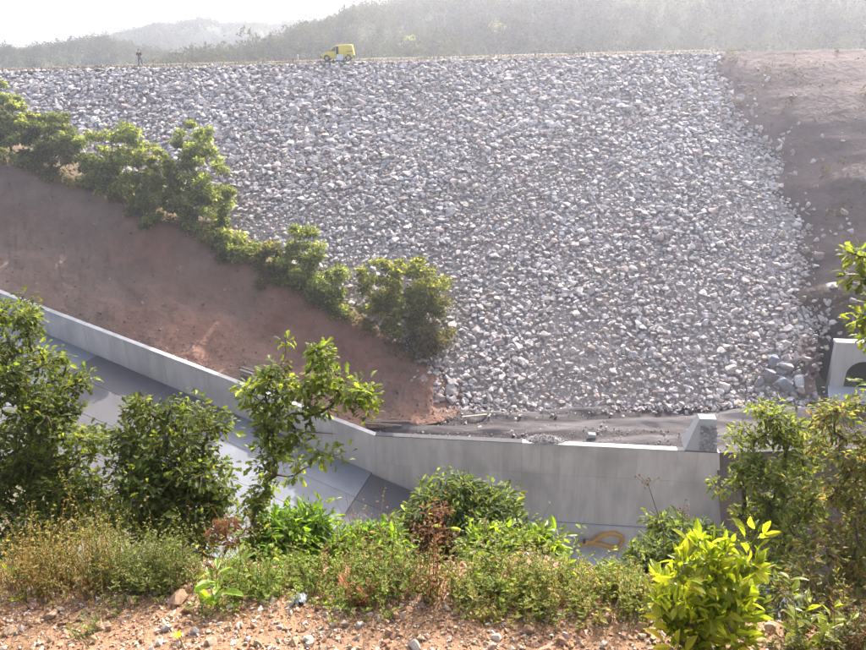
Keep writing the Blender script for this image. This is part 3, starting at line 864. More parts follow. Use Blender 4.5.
def make_tree(name, label, cat, base, blobs, nclump, nleaf, kind, lsize, cols, seed, trunk_r, clump_r, group=None, mat='leaf', dark=0.0, leaf_parts=0, droop=0.25, gnarl=0.12, bark='bark'):
    r = np.random.default_rng(seed)
    base = np.asarray(base, float)
    root = empty(name, tuple(base)); tag(root, label, cat, group)
    tg = crown_targets(blobs, nclump, r)
    nodes, par, rad = grow_limbs(base, tg, trunk_r, r, gnarl)
    mb = MB(); limb_mesh(mb, nodes, par, rad)
    cen = tg.mean(0)
    n = nleaf
    ci = r.integers(0, len(tg), n)
    csz = clump_r * r.uniform(0.6, 1.35, len(tg))
    off = r.normal(size=(n, 3)); off /= np.linalg.norm(off, axis=1, keepdims=True)
    off *= (r.uniform(0, 1, (n, 1)) ** 0.5) * csz[ci][:, None] * np.array([1.15, 1.15, 0.75])
    pos = tg[ci] + off
    # short twigs carrying the leaves of each clump
    for c in range(len(tg)):
        qs = pos[ci == c][:4]
        for q in qs: mb.tube([tg[c], q], [rad.min() * 0.8, rad.min() * 0.35], 3, cap=False)
    mb.build('trunk', M[bark], root, smooth=True)
    d = off / csz[ci][:, None] + 0.5 * r.normal(size=(n, 3)) + np.array([0, 0, -droop])
    Fm = leaf_frames(d, r, 0.55)
    sz = lsize * np.exp(r.normal(size=n) * 0.22)
    tone = (1 + 0.16 * r.normal(size=len(tg)))[ci][:, None]
    col = np.clip(vary(cols, n, r, 0.16) * tone, 0.006, 0.9)
    bv_, bf_ = LEAF[kind]
    if leaf_parts:
        view = sz / np.maximum(proj(pos)[2], 0.1); sing = np.argsort(-view)[:leaf_parts]
        mask = np.ones(n, bool); mask[sing] = False
        LM = []
        for k in range(10):
            bb = MB(); bb.add(bv_, bf_, col[sing[k]]); LM.append(bb.mesh('leaf', M[mat]))
        for k, q in enumerate(sing): place('leaf', LM[k % 10], pos[q], Fm[q], sz[q], root)
    else: mask = np.ones(n, bool)
    cm = MB(); cm.inst(bv_, bf_, Fm[mask] * sz[mask][:, None, None], pos[mask], col[mask])
    co = cm.build('crown', M[mat], root)
    if leaf_parts: co['kind'] = 'stuff'
    return root


def herb(name, label, cat, spots, hgt, nst, lsz, cols, stem_col, seed, lean=0.25, perst=10, kind='small', group=None, skind=None, mat='leaf', spread=0.05, stem_r=0.0016, toplift=0.0, scol_mat='gravel'):
    """a tuft (or mass) of upright leafy stems; spots: list of ground points (x, y)"""
    r = np.random.default_rng(seed)
    spots = np.asarray(spots, float).reshape(-1, 2)
    one = len(spots) == 1
    base = np.array([spots[:, 0].mean(), spots[:, 1].mean(), 0]); base[2] = ground_z(base[0], base[1])
    si = r.integers(0, len(spots), nst)
    x = spots[si, 0] + r.normal(size=nst) * spread; y = spots[si, 1] + r.normal(size=nst) * spread
    z = ground_z(x, y) - 0.02
    h = hgt * np.exp(r.normal(size=nst) * 0.30) * (1.0 if one else 1 + 0.55 * vnoise(x * 5.5, y * 5.5, seed) + 0.25 * vnoise(x * 14, y * 14, seed + 1))
    h = np.maximum(h, 0.03)
    ld = r.normal(size=(nst, 2)) * lean
    mb = MB(); sm = MB()
    t = np.linspace(0, 1, 4)
    pts = np.stack([x[:, None] + ld[:, :1] * h[:, None] * t ** 1.6, y[:, None] + ld[:, 1:] * h[:, None] * t ** 1.6, z[:, None] + h[:, None] * t], -1)
    for k in range(nst):
        sm.tube(pts[k], stem_r * (1.15 - 0.8 * t), 3, col=np.asarray(stem_col) * (1 + 0.2 * r.normal()), cap=False)
    n = nst * perst
    k = np.repeat(np.arange(nst), perst)
    tt = np.clip(r.uniform(0.12 + toplift, 1.0, n), 0, 1)
    seg = np.minimum((tt * 3).astype(int), 2); fr = (tt * 3 - seg)[:, None]
    pos = pts[k, seg] * (1 - fr) + pts[k, seg + 1] * fr
    a = r.uniform(0, 2 * math.pi, n)
    d = np.stack([np.cos(a), np.sin(a), r.uniform(-0.1, 0.8, n)], -1)
    sz = lsz * np.exp(r.normal(size=n) * 0.3) * (1.15 - 0.55 * tt)
    bv_, bf_ = LEAF[kind]
    pc = np.asarray(cols)[(np.abs(vnoise(x * 7, y * 7, seed + 2) * 2.5 * len(cols)).astype(int) % len(cols))][k]
    lc = np.where(r.uniform(size=(n, 1)) < 0.55, pc, vary(cols, n, r, 0.0)) * (1 + 0.2 * r.normal(size=(n, 1)))
    mb.inst(bv_, bf_, leaf_frames(d, r, 0.4) * sz[:, None, None], pos, np.clip(lc, 0.01, 0.9))
    if skind:
        st = sm
        mb.v += sm.v; mb.f += [f + mb.n for f in sm.f]; mb.c += sm.c; mb.n += sm.n
        return tag(mb.build(name, M[mat]), label, None, None, skind)
    root = empty(name, tuple(base)); tag(root, label, cat, group)
    sm.build('stem', M['gravel'], root); mb.build('foliage', M[mat], root)
    return root


def gp(px, py):
    """ground point (x, y) seen at a photo pixel"""
    lo, hi = 0.5, 40.0
    rr = ray(px, py)
    for t in np.linspace(1.2, 12, 500):
        q = rr * t
        if q[2] < ground_z(q[0], q[1]): return q[:2]
    return (rr * 3.0)[:2]

def slope_base(px, depth, dy=0.0):
    """a point on the falling slope straight below the given column and distance"""
    q = P(px, 560, depth); return np.array([q[0], q[1] + dy, float(ground_z(q[0], q[1] + dy)) - 0.05])

OAK = [(0.06, 0.085, 0.022), (0.08, 0.105, 0.026), (0.045, 0.065, 0.02), (0.10, 0.12, 0.03)]
OLIVE = [(0.105, 0.14, 0.045), (0.13, 0.165, 0.055), (0.085, 0.115, 0.04), (0.14, 0.155, 0.06)]
BANKG = [(0.145, 0.18, 0.062), (0.115, 0.145, 0.052), (0.18, 0.21, 0.075), (0.09, 0.115, 0.045)]
LIME = [(0.21, 0.235, 0.03), (0.17, 0.20, 0.025), (0.24, 0.25, 0.035), (0.12, 0.155, 0.02)]
FRESH = [(0.09, 0.16, 0.02), (0.12, 0.19, 0.03), (0.07, 0.13, 0.02)]

# ================================================================== TREES ON THE FAR BANK (top of the brown cut)
def bank_pt(px):
    x_ = np.array([q[0] for q in top_px], float)
    q = np.array([np.interp(px, x_, [a[i] for a in top]) for i in range(3)])
    return q + np.array([0, 0.8, 0.25])
BG = 'trees and shrubs along the top of the brown cut'
def bank_tree(px, blobs, label, seed, ncl, nl, tr, cols=BANKG, ls=0.26, name='bank_tree', cat='tree', cr=0.55):
    q = bank_pt(px); dep = proj(q)[2]
    make_tree(name, label, cat, q, [(a, b_, c * 1.2, d_ * 1.2, dep + e) for a, b_, c, d_, e in blobs] + [(px, blobs[-1][1] + 14, blobs[0][2] * 0.9, 12, dep - 0.3)], int(ncl * 1.9), int(nl * 2.7), 'broad', ls * 1.1, cols, seed, tr, cr, BG, 'leaf_far', bark='twig')
bank_tree(-20, [(-22, 105, 26, 28, 0), (-30, 135, 26, 30, 0)], 'bushy green tree at the very start of the bank row, partly out of frame', 401, 34, 3600, 0.16)
bank_tree(12, [(10, 112, 17, 20, 0), (12, 140, 24, 24, 0), (2, 125, 14, 20, 0)], 'dark green bank tree with a pointed top beside the out of frame one', 402, 34, 3600, 0.15)
bank_tree(52, [(48, 125, 22, 18, 0), (55, 148, 24, 22, 0), (35, 140, 14, 16, 0)], 'broad low bank tree with dark green crown', 403, 34, 3600, 0.15, [(0.06, 0.08, 0.03), (0.08, 0.10, 0.035), (0.10, 0.12, 0.04)])
bank_tree(112, [(105, 150, 28, 20, 0), (118, 172, 26, 20, 0), (130, 140, 14, 13, 0), (92, 172, 15, 14, 0)], 'wide rounded bank tree with sunlit yellow green top above the cut', 404, 48, 5200, 0.17)
bank_tree(150, [(152, 165, 16, 20, -1.0), (158, 190, 22, 22, -1.0), (148, 205, 18, 15, -1.0)], 'small pale bank tree squeezed in front of the tallest one', 405, 36, 3600, 0.12, [(0.13, 0.15, 0.05), (0.10, 0.125, 0.04), (0.15, 0.17, 0.06)])
bank_tree(196, [(196, 140, 17, 19, 0), (202, 172, 22, 26, 0), (207, 205, 24, 26, 0), (184, 195, 16, 26, 0)], 'tallest bank tree, narrow and upright with a tufted top', 406, 58, 6600, 0.2)
bank_tree(236, [(236, 246, 18, 12, 0), (222, 240, 11, 9, 0)], 'low rounded shrub below the tallest bank tree', 407, 18, 1700, 0.07, name='bank_shrub', cat='shrub')
bank_tree(268, [(266, 258, 15, 13, 0), (280, 268, 12, 10, 0)], 'low olive shrub left of the feathery bank tree', 408, 18, 1600, 0.07, [(0.09, 0.10, 0.04), (0.12, 0.12, 0.05)], name='bank_shrub', cat='shrub')
bank_tree(303, [(305, 243, 15, 17, 0), (300, 268, 20, 20, 0), (312, 284, 14, 14, 0)], 'feathery upright bank tree halfway down the cut edge', 409, 34, 3400, 0.12)
bank_tree(338, [(337, 280, 11, 15, 0), (330, 295, 12, 10, 0)], 'slim small shrub before the wide multi stemmed one', 410, 16, 1300, 0.06, name='bank_shrub', cat='shrub')
bank_tree(398, [(380, 285, 18, 22, 0), (408, 280, 22, 20, 0), (430, 295, 18, 18, 0), (398, 308, 34, 16, 0)], 'wide multi stemmed bank shrub with bare lower stems at the foot of the cut', 411, 60, 5200, 0.13, [(0.13, 0.15, 0.045), (0.10, 0.12, 0.04), (0.16, 0.17, 0.05)], name='bank_shrub', cat='shrub')
bank_tree(432, [(426, 338, 16, 16, 0.3), (440, 330, 10, 14, 0.3)], 'thin grey twiggy shrub at the lowest end of the cut', 412, 24, 900, 0.07, [(0.11, 0.11, 0.06), (0.13, 0.12, 0.07)], name='bank_shrub', cat='shrub')
# scrub between them
r = np.random.default_rng(55)
b = MB()
NS = 9000
pxs = np.repeat(r.uniform(-120, 430, 150), NS // 150) + r.normal(size=NS) * 5
pos_ = np.array([bank_pt(a) for a in pxs]) + np.stack([r.normal(size=NS) * 0.3, np.repeat(r.uniform(-1.3, 1.2, 150), NS // 150) + 0.3 * r.normal(size=NS), np.abs(r.normal(size=NS)) * np.repeat(r.uniform(0.2, 0.9, 150), NS // 150) - 0.45], -1)
b.inst(*LEAF['broad'], rand_rot(NS, r) * (0.24 * np.exp(r.normal(size=NS) * 0.3))[:, None, None], pos_, vary([(0.08, 0.09, 0.035), (0.12, 0.11, 0.05), (0.06, 0.075, 0.03), (0.15, 0.12, 0.06)], NS, r))
tag(b.build('bank_scrub', M['leaf_far']), 'low scrub and dry grass along the top edge of the brown cut', kind='stuff')

# low scrub dotted over the right hillside, dry grass along the crest edge
NS = 9000; nk = 420
ia = r.integers(3, 108, nk); ja = r.integers(5, 40, nk)
cen_ = RIGHT_G[ia, ja] + r.normal(size=(nk, 3)) * (0.6, 0.3, 0.0)
ks = r.integers(0, nk, NS); rad_ = r.uniform(0.3, 1.1, nk)
pos_ = cen_[ks] + r.normal(size=(NS, 3)) * rad_[ks][:, None] * (0.6, 0.6, 0.4) + np.array([0, 0, 0.15])
b = MB(); b.inst(*LEAF['broad'], rand_rot(NS, r) * (0.26 * np.exp(r.normal(size=NS) * 0.3))[:, None, None], pos_, vary([(0.075, 0.06, 0.04), (0.085, 0.07, 0.048), (0.06, 0.055, 0.035)], NS, r))
tag(b.build('hillside_scrub', M['forest']), 'low dark scrub dotted over the bare right hillside', kind='stuff')
NS = 2600
pos_ = np.stack([r.uniform(-75, 40, NS), CREST_Y + 0.1 + r.exponential(0.5, NS), CREST_Z + 0.10 + np.abs(r.normal(size=NS)) * 0.03], -1)
b = MB(); b.inst(*LEAF['small'], leaf_frames(r.normal(size=(NS, 3)) * 0.5 + (0, 0, 1), r) * (0.20 * np.exp(r.normal(size=NS) * 0.3))[:, None, None], pos_, vary([(0.06, 0.05, 0.03), (0.045, 0.045, 0.026), (0.085, 0.065, 0.04)], NS, r))
tag(b.build('crest_grass', M['forest']), 'thin dry grass along the edge of the dam crest', kind='stuff')
# distinct pale trees at the foot of the wooded hill, behind the crest
for (px, py, h_, c_, lb) in ((408, 56, 7.5, (0.14, 0.17, 0.07), 'pale round tree standing behind the crest right of the van'), (441, 56, 5.5, (0.13, 0.15, 0.07), 'small pale tree behind the crest between two larger ones'),
                             (498, 40, 8.0, (0.15, 0.17, 0.08), 'largest pale tree on the slope behind the crest'), (300, 58, 5.0, (0.10, 0.12, 0.05), 'small green tree behind the crest left of the van')):
    q = P(px, py + 3, 205)
    rx = h_ * 0.36 * F / 205
    make_tree('hill_tree', lb, 'tree', q, [(px, py - rx * 1.0, rx, rx * 1.1, 205)], 24, 1300, 'broad', 0.55, [c_, tuple(0.8 * v for v in c_)], int(px), 0.2, 0.9, 'pale trees behind the crest', 'leaf_far')

# ================================================================== VAN, PERSON, POST ON THE CREST
def crest_at(px, dy):
    q = hit_z(px, 55, CREST_Z + 0.0)
    k = (CREST_Y + dy); rr = ray(px, 57); x = rr[0] / rr[1] * k
    return np.array([x, k, CREST_Z + 0.20])
vq = crest_at(338.5, 2.2)
van = empty('delivery_van', tuple(vq)); tag(van, 'small yellow delivery van parked on the dam crest with its side door open', 'van')
def vp(x, y, z): return vq + np.array([x, y, z])                # x forward = -X side, nose to the left
prof = [(-2.08, 0.42), (-2.10, 0.72), (-1.95, 0.92), (-1.25, 1.08), (-1.05, 1.14), (-0.42, 1.74), (-0.15, 1.82), (1.55, 1.84), (1.86, 1.76), (1.98, 1.05), (2.02, 0.62), (2.0, 0.34), (-1.9, 0.30)]
def hw(z): return 0.82 if z < 1.0 else 0.82 - 0.14 * (z - 1.0) / 0.84
bm = bmesh.new()
vl = [bm.verts.new(vp(x, -hw(z), z)) for x, z in prof]; vr = [bm.verts.new(vp(x, hw(z), z)) for x, z in prof]
bm.faces.new(vl); bm.faces.new(vr[::-1])
for i in range(len(prof)):
    j = (i + 1) % len(prof); bm.faces.new((vl[j], vl[i], vr[i], vr[j]))
bmesh.ops.recalc_face_normals(bm, faces=bm.faces)
bmesh.ops.bevel(bm, geom=[e for e in bm.edges if e.calc_length() > 0.05], offset=0.05, segments=2, affect='EDGES')
me = bpy.data.meshes.new('body'); bm.to_mesh(me); bm.free(); me.materials.append(M['yellow'])
o = bpy.data.objects.new('body', me); COL.objects.link(o); o.parent = van; o.matrix_parent_inverse = Matrix.Translation(-Vector(vq))
def vpoly(name, pts, mat, y=-1, t=0.012, parent=van):
    """a thin panel on the near side following its tumblehome"""
    mb = MB(); n = len(pts)
    f0 = [vp(x, y * (hw(z) + t), z) for x, z in pts]; f1 = [vp(x, y * (hw(z) - 0.03), z) for x, z in pts]
    fc = [[0, i + 1, i] for i in range(1, n - 1)] + [[n, n + i, n + i + 1] for i in range(1, n - 1)]
    for i in range(n): j = (i + 1) % n; fc += [[i, j, n + j], [i, n + j, n + i]]
    mb.add(f0 + f1, fc); return mb.build(name, M[mat], parent)
for sgn in (-1, 1):
    vpoly('side_window', [(-0.88, 1.14), (-0.42, 1.60), (-0.26, 1.64), (-0.26, 1.12)], 'glass', sgn)
def vrect(name, x0, x1, z0, z1, mat, t):
    mb = MB(); zs = [z0, 1.0, z1]
    for a_, c_ in zip(zs[:-1], zs[1:]):
        ya, yc = hw(a_), hw(c_)
        mb.hexa([vp(x0, -ya - t, a_), vp(x1, -ya - t, a_), vp(x1, -ya + .03, a_), vp(x0, -ya + .03, a_)], [vp(x0, -yc - t, c_), vp(x1, -yc - t, c_), vp(x1, -yc + .03, c_), vp(x0, -yc + .03, c_)])
    return mb.build(name, M[mat], van)
vrect('door_opening_shade', -0.20, 0.14, 0.55, 1.66, 'black', 0.012)  # flat black panel on the closed body, painted as the shaded doorway
vrect('sliding_door', 0.30, 1.12, 0.46, 1.70, 'yellow', 0.06)
vpoly('rub_strip', [(1.16, 1.02), (1.16, 1.08), (1.92, 1.08), (1.92, 1.02)], 'black', -1)
mb = MB(); mb.hexa([vp(-1.01, -0.70, 1.175), vp(-1.01, 0.70, 1.175), vp(-0.98, 0.70, 1.16), vp(-0.98, -0.70, 1.16)], [vp(-0.50, -0.62, 1.70), vp(-0.50, 0.62, 1.70), vp(-0.42, 0.62, 1.68), vp(-0.42, -0.62, 1.68)])
mb.build('windscreen', M['glass'], van)
mb = MB(); mb.box(vp(-2.16, -0.78, 0.34), vp(-2.02, 0.78, 0.60)); mb.build('front_bumper', M['black'], van)
mb = MB(); mb.box(vp(1.96, -0.78, 0.34), vp(2.10, 0.78, 0.58)); mb.build('rear_bumper', M['black'], van)
for sgn in (-1, 1):
    mb = MB(); mb.hexa([vp(-2.10, sgn * 0.55, 0.72), vp(-2.10, sgn * 0.80, 0.72), vp(-1.80, sgn * 0.835, 0.74), vp(-1.80, sgn * 0.55, 0.74)], [vp(-1.98, sgn * 0.55, 0.92), vp(-1.98, sgn * 0.80, 0.92), vp(-1.72, sgn * 0.835, 0.95), vp(-1.72, sgn * 0.55, 0.95)])
    mb.build('headlight', M['metal'], van)
    mb = MB(); mb.box(vp(-0.98, sgn * 0.86 - 0.06, 1.12), vp(-0.86, sgn * 0.98 + 0.02, 1.30)); mb.build('mirror', M['black'], van)
def ring(mb, c, r0, r1, y0, y1, k=24):
    th = np.linspace(0, 2 * math.pi, k + 1)
    loop = lambda rr, yy: [c + np.array([rr * math.cos(a), yy, rr * math.sin(a)]) for a in th]
    mb.grid(np.array([loop(r0, y0), loop(r1, y0), loop(r1, y1), loop(r0, y1), loop(r0, y0)]))
for wx in (-1.38, 1.30):
    for sgn in (-1, 1):
        c = vp(wx, sgn * 0.745, 0.30)
        mb = MB(); ring(mb, c, 0.20, 0.31, -0.10, 0.10); wh = mb.build('wheel', M['black'], van, smooth=True)
        mb = MB(); ring(mb, c, 0.02, 0.205, -0.07, 0.07); o = mb.build('rim', M['metal'], wh)
        mb = MB(); ring(mb, vp(wx, sgn * 0.79, 0.34), 0.30, 0.385, -0.045, 0.045); mb.build('wheel_arch', M['black'], van, smooth=True)
wb = vq + np.array([0.30, -1.15, 0])
bd = empty('white_board', tuple(wb)); tag(bd, 'white board propped upright beside the yellow van', 'board')
mb = MB(); mb.hexa([wb + (-.4, 0, 0), wb + (.4, 0, 0), wb + (.4, .05, 0), wb + (-.4, .05, 0)], [wb + (-.4, .16, .74), wb + (.4, .16, .74), wb + (.4, .21, .74), wb + (-.4, .21, .74)]); mb.build('panel', M['white'], bd)
mb = MB(); mb.tube([wb + (-.3, .16, .62), wb + (-.3, .42, 0)], .02, 5); mb.tube([wb + (.3, .16, .62), wb + (.3, .42, 0)], .02, 5); mb.build('prop', M['timber'], bd)
pq = crest_at(298, 0.6)
post = empty('marker_post', tuple(pq)); tag(post, 'tiny white marker post on the crest edge left of the van', 'post')
mb = MB(); mb.tube([pq, pq + (0, 0, .72)], .075, 6); mb.build('shaft', M['white'], post)
mb = MB(); mb.tube([pq + (0, 0, .72), pq + (0, 0, .80), pq + (0, 0, .84)], [.09, .09, .02], 8); mb.build('cap', M['white'], post)

pe = crest_at(139.5, 1.2)
per = empty('person', tuple(pe)); per.scale = (1.1, 1.1, 1.1); tag(per, 'person in dark jacket and grey trousers standing on the dam crest, legs apart', 'person')
def skin_obj(name, verts, edges, mat, sub=2):
    me = bpy.data.meshes.new(name); me.from_pydata([v[:3] for v in verts], edges, []); me.materials.append(M[mat])
    o = bpy.data.objects.new(name, me); COL.objects.link(o); o.parent = per
    o.modifiers.new('skin', 'SKIN').use_smooth_shade = True
    for i, v in enumerate(verts):
        sv = me.skin_vertices[0].data[i]; rr = v[3] if isinstance(v[3], tuple) else (v[3], v[3]); sv.radius = rr; sv.use_root = i == 0
    m_ = o.modifiers.new('sub', 'SUBSURF'); m_.levels = m_.render_levels = sub
    return o
bodyv = [(0, 0, .95, (.14, .10)), (0, 0, 1.15, (.13, .09)), (0, 0, 1.38, (.17, .10)), (0, .0, 1.50, (.07, .07)), (0, -.01, 1.60, (.075, .09)), (0, -.01, 1.74, (.06, .075)),
         (-.10, 0, .88, .085), (-.16, .02, .48, .058), (-.19, .05, .08, .042), (-.20, -.10, .035, .035), (.10, 0, .88, .085), (.17, 0, .48, .058), (.22, .03, .08, .042), (.24, -.12, .035, .035),
         (-.20, 0, 1.42, .06), (-.27, -.03, 1.16, .045), (-.12, -.20, 1.14, .036), (-.03, -.24, 1.18, .035), (.20, 0, 1.42, .06), (.27, -.03, 1.16, .045), (.13, -.20, 1.12, .036), (.04, -.24, 1.16, .035)]
bodye = [(0, 1), (1, 2), (2, 3), (3, 4), (4, 5), (0, 6), (6, 7), (7, 8), (8, 9), (0, 10), (10, 11), (11, 12), (12, 13), (2, 14), (14, 15), (15, 16), (16, 17), (2, 18), (18, 19), (19, 20), (20, 21)]
skin_obj('body', bodyv, bodye, 'skin')
g_ = lambda v, k: (v[0], v[1], v[2], tuple(a + k for a in v[3]) if isinstance(v[3], tuple) else v[3] + k)
jk = [g_(bodyv[i], .014) for i in (0, 1, 2, 14, 15, 16, 18, 19, 20)] + [(0, 0, 1.50, (.085, .085))]
skin_obj('jacket', jk, [(0, 1), (1, 2), (2, 3), (3, 4), (4, 5), (2, 6), (6, 7), (7, 8), (2, 9)], 'jacket')
tr = [(0, 0, .98, (.155, .115))] + [g_(bodyv[i], .022) for i in (6, 7, 8, 10, 11, 12)]
skin_obj('trousers', tr, [(0, 1), (1, 2), (2, 3), (0, 4), (4, 5), (5, 6)], 'trousers')
skin_obj('hair', [(0, .035, 1.60, (.095, .095)), (0, .01, 1.74, (.10, .11)), (0, .005, 1.79, (.07, .085))], [(0, 1), (1, 2)], 'hair')

# ================================================================== SMALL THINGS ON THE WORKS
# orange hose loop lying against the wall foot
r = np.random.default_rng(5)
def foot(px, py, dz=0.0): return hit_z(px, py, ZF + dz)
hz_ = 0.14
hp = [(584, 540), (592, 541.5), (600, 542.5), (608, 545), (616, 546.5), (621, 544), (623, 539), (621, 534.5), (614, 532), (606, 532.5), (600, 535), (596, 538.5), (593, 541), (586, 542.5), (578, 543)]
hp = [hit_plane(a, c + 1.5, A + WN * (0.55 if i < 3 or i > 9 else 0.42), WN) for i, (a, c) in enumerate(hp)]
t0 = np.linspace(0, len(hp) - 1, 90)
hpts = np.stack([np.interp(t0, range(len(hp)), [q[i] for q in hp]) for i in range(3)], -1)
for _ in range(6): hpts[1:-1] = (hpts[:-2] + 2 * hpts[1:-1] + hpts[2:]) / 4
hose = empty('drain_hose', tuple(hpts[0])); tag(hose, 'orange ribbed hose in a loop leaning against the foot of the basin wall', 'hose')
mb = MB(); mb.tube(hpts, 0.16 + 0.02 * np.sin(np.arange(90) * 2.2), 10); mb.build('tube', M['orange'], hose, smooth=True)
mb = MB(); mb.tube([hpts[0] - (hpts[1] - hpts[0]) * 0.6, hpts[0], hpts[1]], 0.21, 10); mb.build('coupling', M['black'], hose, smooth=True)

# heap of gravel spilled over the wall top, white block beside it
hc_ = wp(np.dot(hit_plane(545, 443, A, WN) - A, WD), -0.6, ZT)
hp_ = empty('gravel_heap', tuple(hc_)); tag(hp_, 'small grey gravel heap spilled over the top of the basin wall', 'heap')
gg = []
for rr in np.linspace(0, 1, 10):
    gg.append([hc_ + WD * (1.6 * rr * math.cos(a)) - WN * (0.75 * rr * math.sin(a) * -1) + np.array([0, 0, 0.02 + 0.42 * (1 - rr ** 1.5) + 0.04 * r.normal() * (rr < .95)]) for a in np.linspace(0, 2 * math.pi, 28)])
    gg[-1][-1] = gg[-1][0]
mb = MB(); mb.grid(np.array(gg), (0.22, 0.205, 0.195)); mb.build('mound', M['rock'], hp_, smooth=True)
nn = 220; a = r.uniform(0, 2 * math.pi, nn); q = np.sqrt(r.uniform(0, 1, nn))
pp = hc_ + WD * (1.65 * q * np.cos(a))[:, None] + WN * (0.78 * q * np.sin(a))[:, None] + np.stack([0 * a, 0 * a, 0.04 + 0.42 * (1 - q ** 1.5)], -1)
mb = MB(); mb.inst(*PEBBLES[1], rand_rot(nn, r) * (0.07 * np.exp(r.normal(size=nn) * 0.3))[:, None, None], pp, vary([(0.24, 0.22, 0.21)], nn, r)); o = mb.build('loose_gravel', M['rock'], hp_); o['kind'] = 'stuff'
wq = hit_z(593, 440, ZB + 0.05)
mb = MB(); b_ = wq + (0, 0.5, 0)
mb.hexa([b_ + (-.4, -.2, 0), b_ + (.35, -.25, 0), b_ + (.4, .2, 0), b_ + (-.35, .22, 0)], [b_ + (-.3, -.15, .32), b_ + (.28, -.18, .26), b_ + (.3, .15, .3), b_ + (-.3, .16, .34)])
tag(mb.build('concrete_lump', M['concrete_pale']), 'white lump of concrete on the dirt just behind the wall', 'block')

# planks on the berm behind the chute wall: two piles and loose boards
def plank(p0, p1, w, t, label, group, name='plank', lift=0.0):
    p0, p1 = np.asarray(p0, float).copy(), np.asarray(p1, float).copy(); p0[2] += lift; p1[2] += lift
    d = p1 - p0; d /= np.linalg.norm(d); s_ = np.cross(d, (0, 0, 1)); s_ /= np.linalg.norm(s_); u = np.cross(s_, d)
    mb = MB(); mb.hexa([p0 - s_ * w, p0 + s_ * w, p1 + s_ * w, p1 - s_ * w][::-1], [p0 - s_ * w + u * t, p0 + s_ * w + u * t, p1 + s_ * w + u * t, p1 - s_ * w + u * t][::-1])
    return tag(mb.build(name, M['timber']), label, 'plank', group)
def berm(px, back):
    u = chute_u(px, np.interp(px, [0, 375], [293, 436]))[0]
    return cpnt(u, -0.62 - back * 0.5, wall_top(u) + 0.06 + back * 0.16)
r = np.random.default_rng(77)
for k in range(7):
    a_, c_ = berm(249 + r.uniform(-2, 3), 0.2 + 0.25 * k), berm(284 + r.uniform(-3, 4), 0.25 + 0.25 * k + r.uniform(-.2, .2))
    plank(a_, c_, 0.13, 0.07, 'grey board in the stack of boards on the berm behind the chute wall', 'boards stacked behind the chute wall', lift=0.10 + 0.07 * (k % 3))
for k in range(4):
    a_, c_ = berm(234 + r.uniform(-1, 2), 0.9 + 0.3 * k), berm(248 + r.uniform(-2, 3), 1.0 + 0.3 * k)
    plank(a_, c_, 0.12, 0.12, 'dark beam in the short pile at the upper end of the boards', 'dark beams behind the chute wall', 'beam', 0.15 + 0.14 * (k % 2))
for k in range(8):
    x0 = 362 + r.uniform(-6, 6); x1 = 408 + r.uniform(-9, 8)
    q0, q1 = hit_z(x0, 419 + 1.0 * k + r.uniform(-1, 1), ZB + 0.25), hit_z(x1, 416.5 + 1.3 * k + r.uniform(-1.5, 1.5), ZB + 0.16)
    q0[2] += 0.25; q1[2] += 0.05 * (k % 3)
    plank(q0, q1, 0.07, 0.06, 'thin weathered pole among those scattered at the foot of the brown cut', 'poles lying at the foot of the cut', 'pole', 0.02)
plank(hit_z(462, 418, ZB), hit_z(487, 415.5, ZB), 0.10, 0.06, 'single pale board lying on the dirt at the dam toe', None, lift=0.08)

# boulders tumbled at the right toe
r = np.random.default_rng(99)
BL = [((772, 362), 0.95), ((786, 369), 1.2), ((768, 377), 1.05), ((782, 384), 1.25), ((797, 384), 1.0), ((768, 392), 0.85), ((790, 394), 0.95), ((806, 392), 0.75), ((758, 384), 0.7), ((776, 398), 0.6), ((815, 398), 0.6), ((756, 396), 0.55)]
for k, ((px, py), sz_) in enumerate(BL):
    q = dam_hit(px, py) if py < 388 else hit_z(px, py, ZB + 0.15)
    bb = MB(); c_ = [(0.27, 0.28, 0.32), (0.33, 0.33, 0.35), (0.24, 0.23, 0.24)][k % 3]
    v_, f_ = hull_rock(700 + k, 18, 0.8, 0.72)
    R3 = rand_rot(1, r)[0]
    bb.add(v_ @ R3.T * sz_ * 0.85 + q + DN * 0.30, f_, c_)
    tag(bb.build('boulder', M['rock']), ['blue grey boulder in the tumble beside the culvert', 'pale grey boulder in the tumble beside the culvert', 'dark grey boulder in the tumble beside the culvert'][k % 3], 'boulder', 'boulders tumbled beside the culvert')

# ================================================================== NEAR TREES ON THE SLOPE BELOW THE KNOLL
make_tree('oak_tree', 'dense dark oak filling the bank beside the chute, its crown cut off by the frame', 'tree', slope_base(-10, 7.4),
          [(15, 335, 38, 38, 7.4), (38, 385, 44, 42, 7.2), (10, 430, 60, 55, 7.2), (55, 445, 50, 48, 7.0), (25, 495, 65, 40, 7.0), (85, 505, 40, 40, 6.8), (20, 535, 70, 30, 6.6), (-50, 400, 60, 80, 7.4)], 240, 15500, 'oak', 0.066, OAK, 501, 0.08, 0.135, 'oaks on the slope below the knoll')
make_tree('oak_tree', 'bushy oak with twin tufted tops in front of the dark slab', 'tree', slope_base(170, 6.4),
          [(145, 415, 22, 18, 6.4), (190, 425, 32, 24, 6.4), (168, 465, 44, 36, 6.3), (190, 505, 42, 42, 6.2), (145, 500, 36, 42, 6.2), (212, 480, 18, 32, 6.2), (128, 455, 20, 28, 6.5)], 150, 8200, 'oak', 0.062, OAK, 502, 0.065, 0.115, 'oaks on the slope below the knoll', leaf_parts=0)
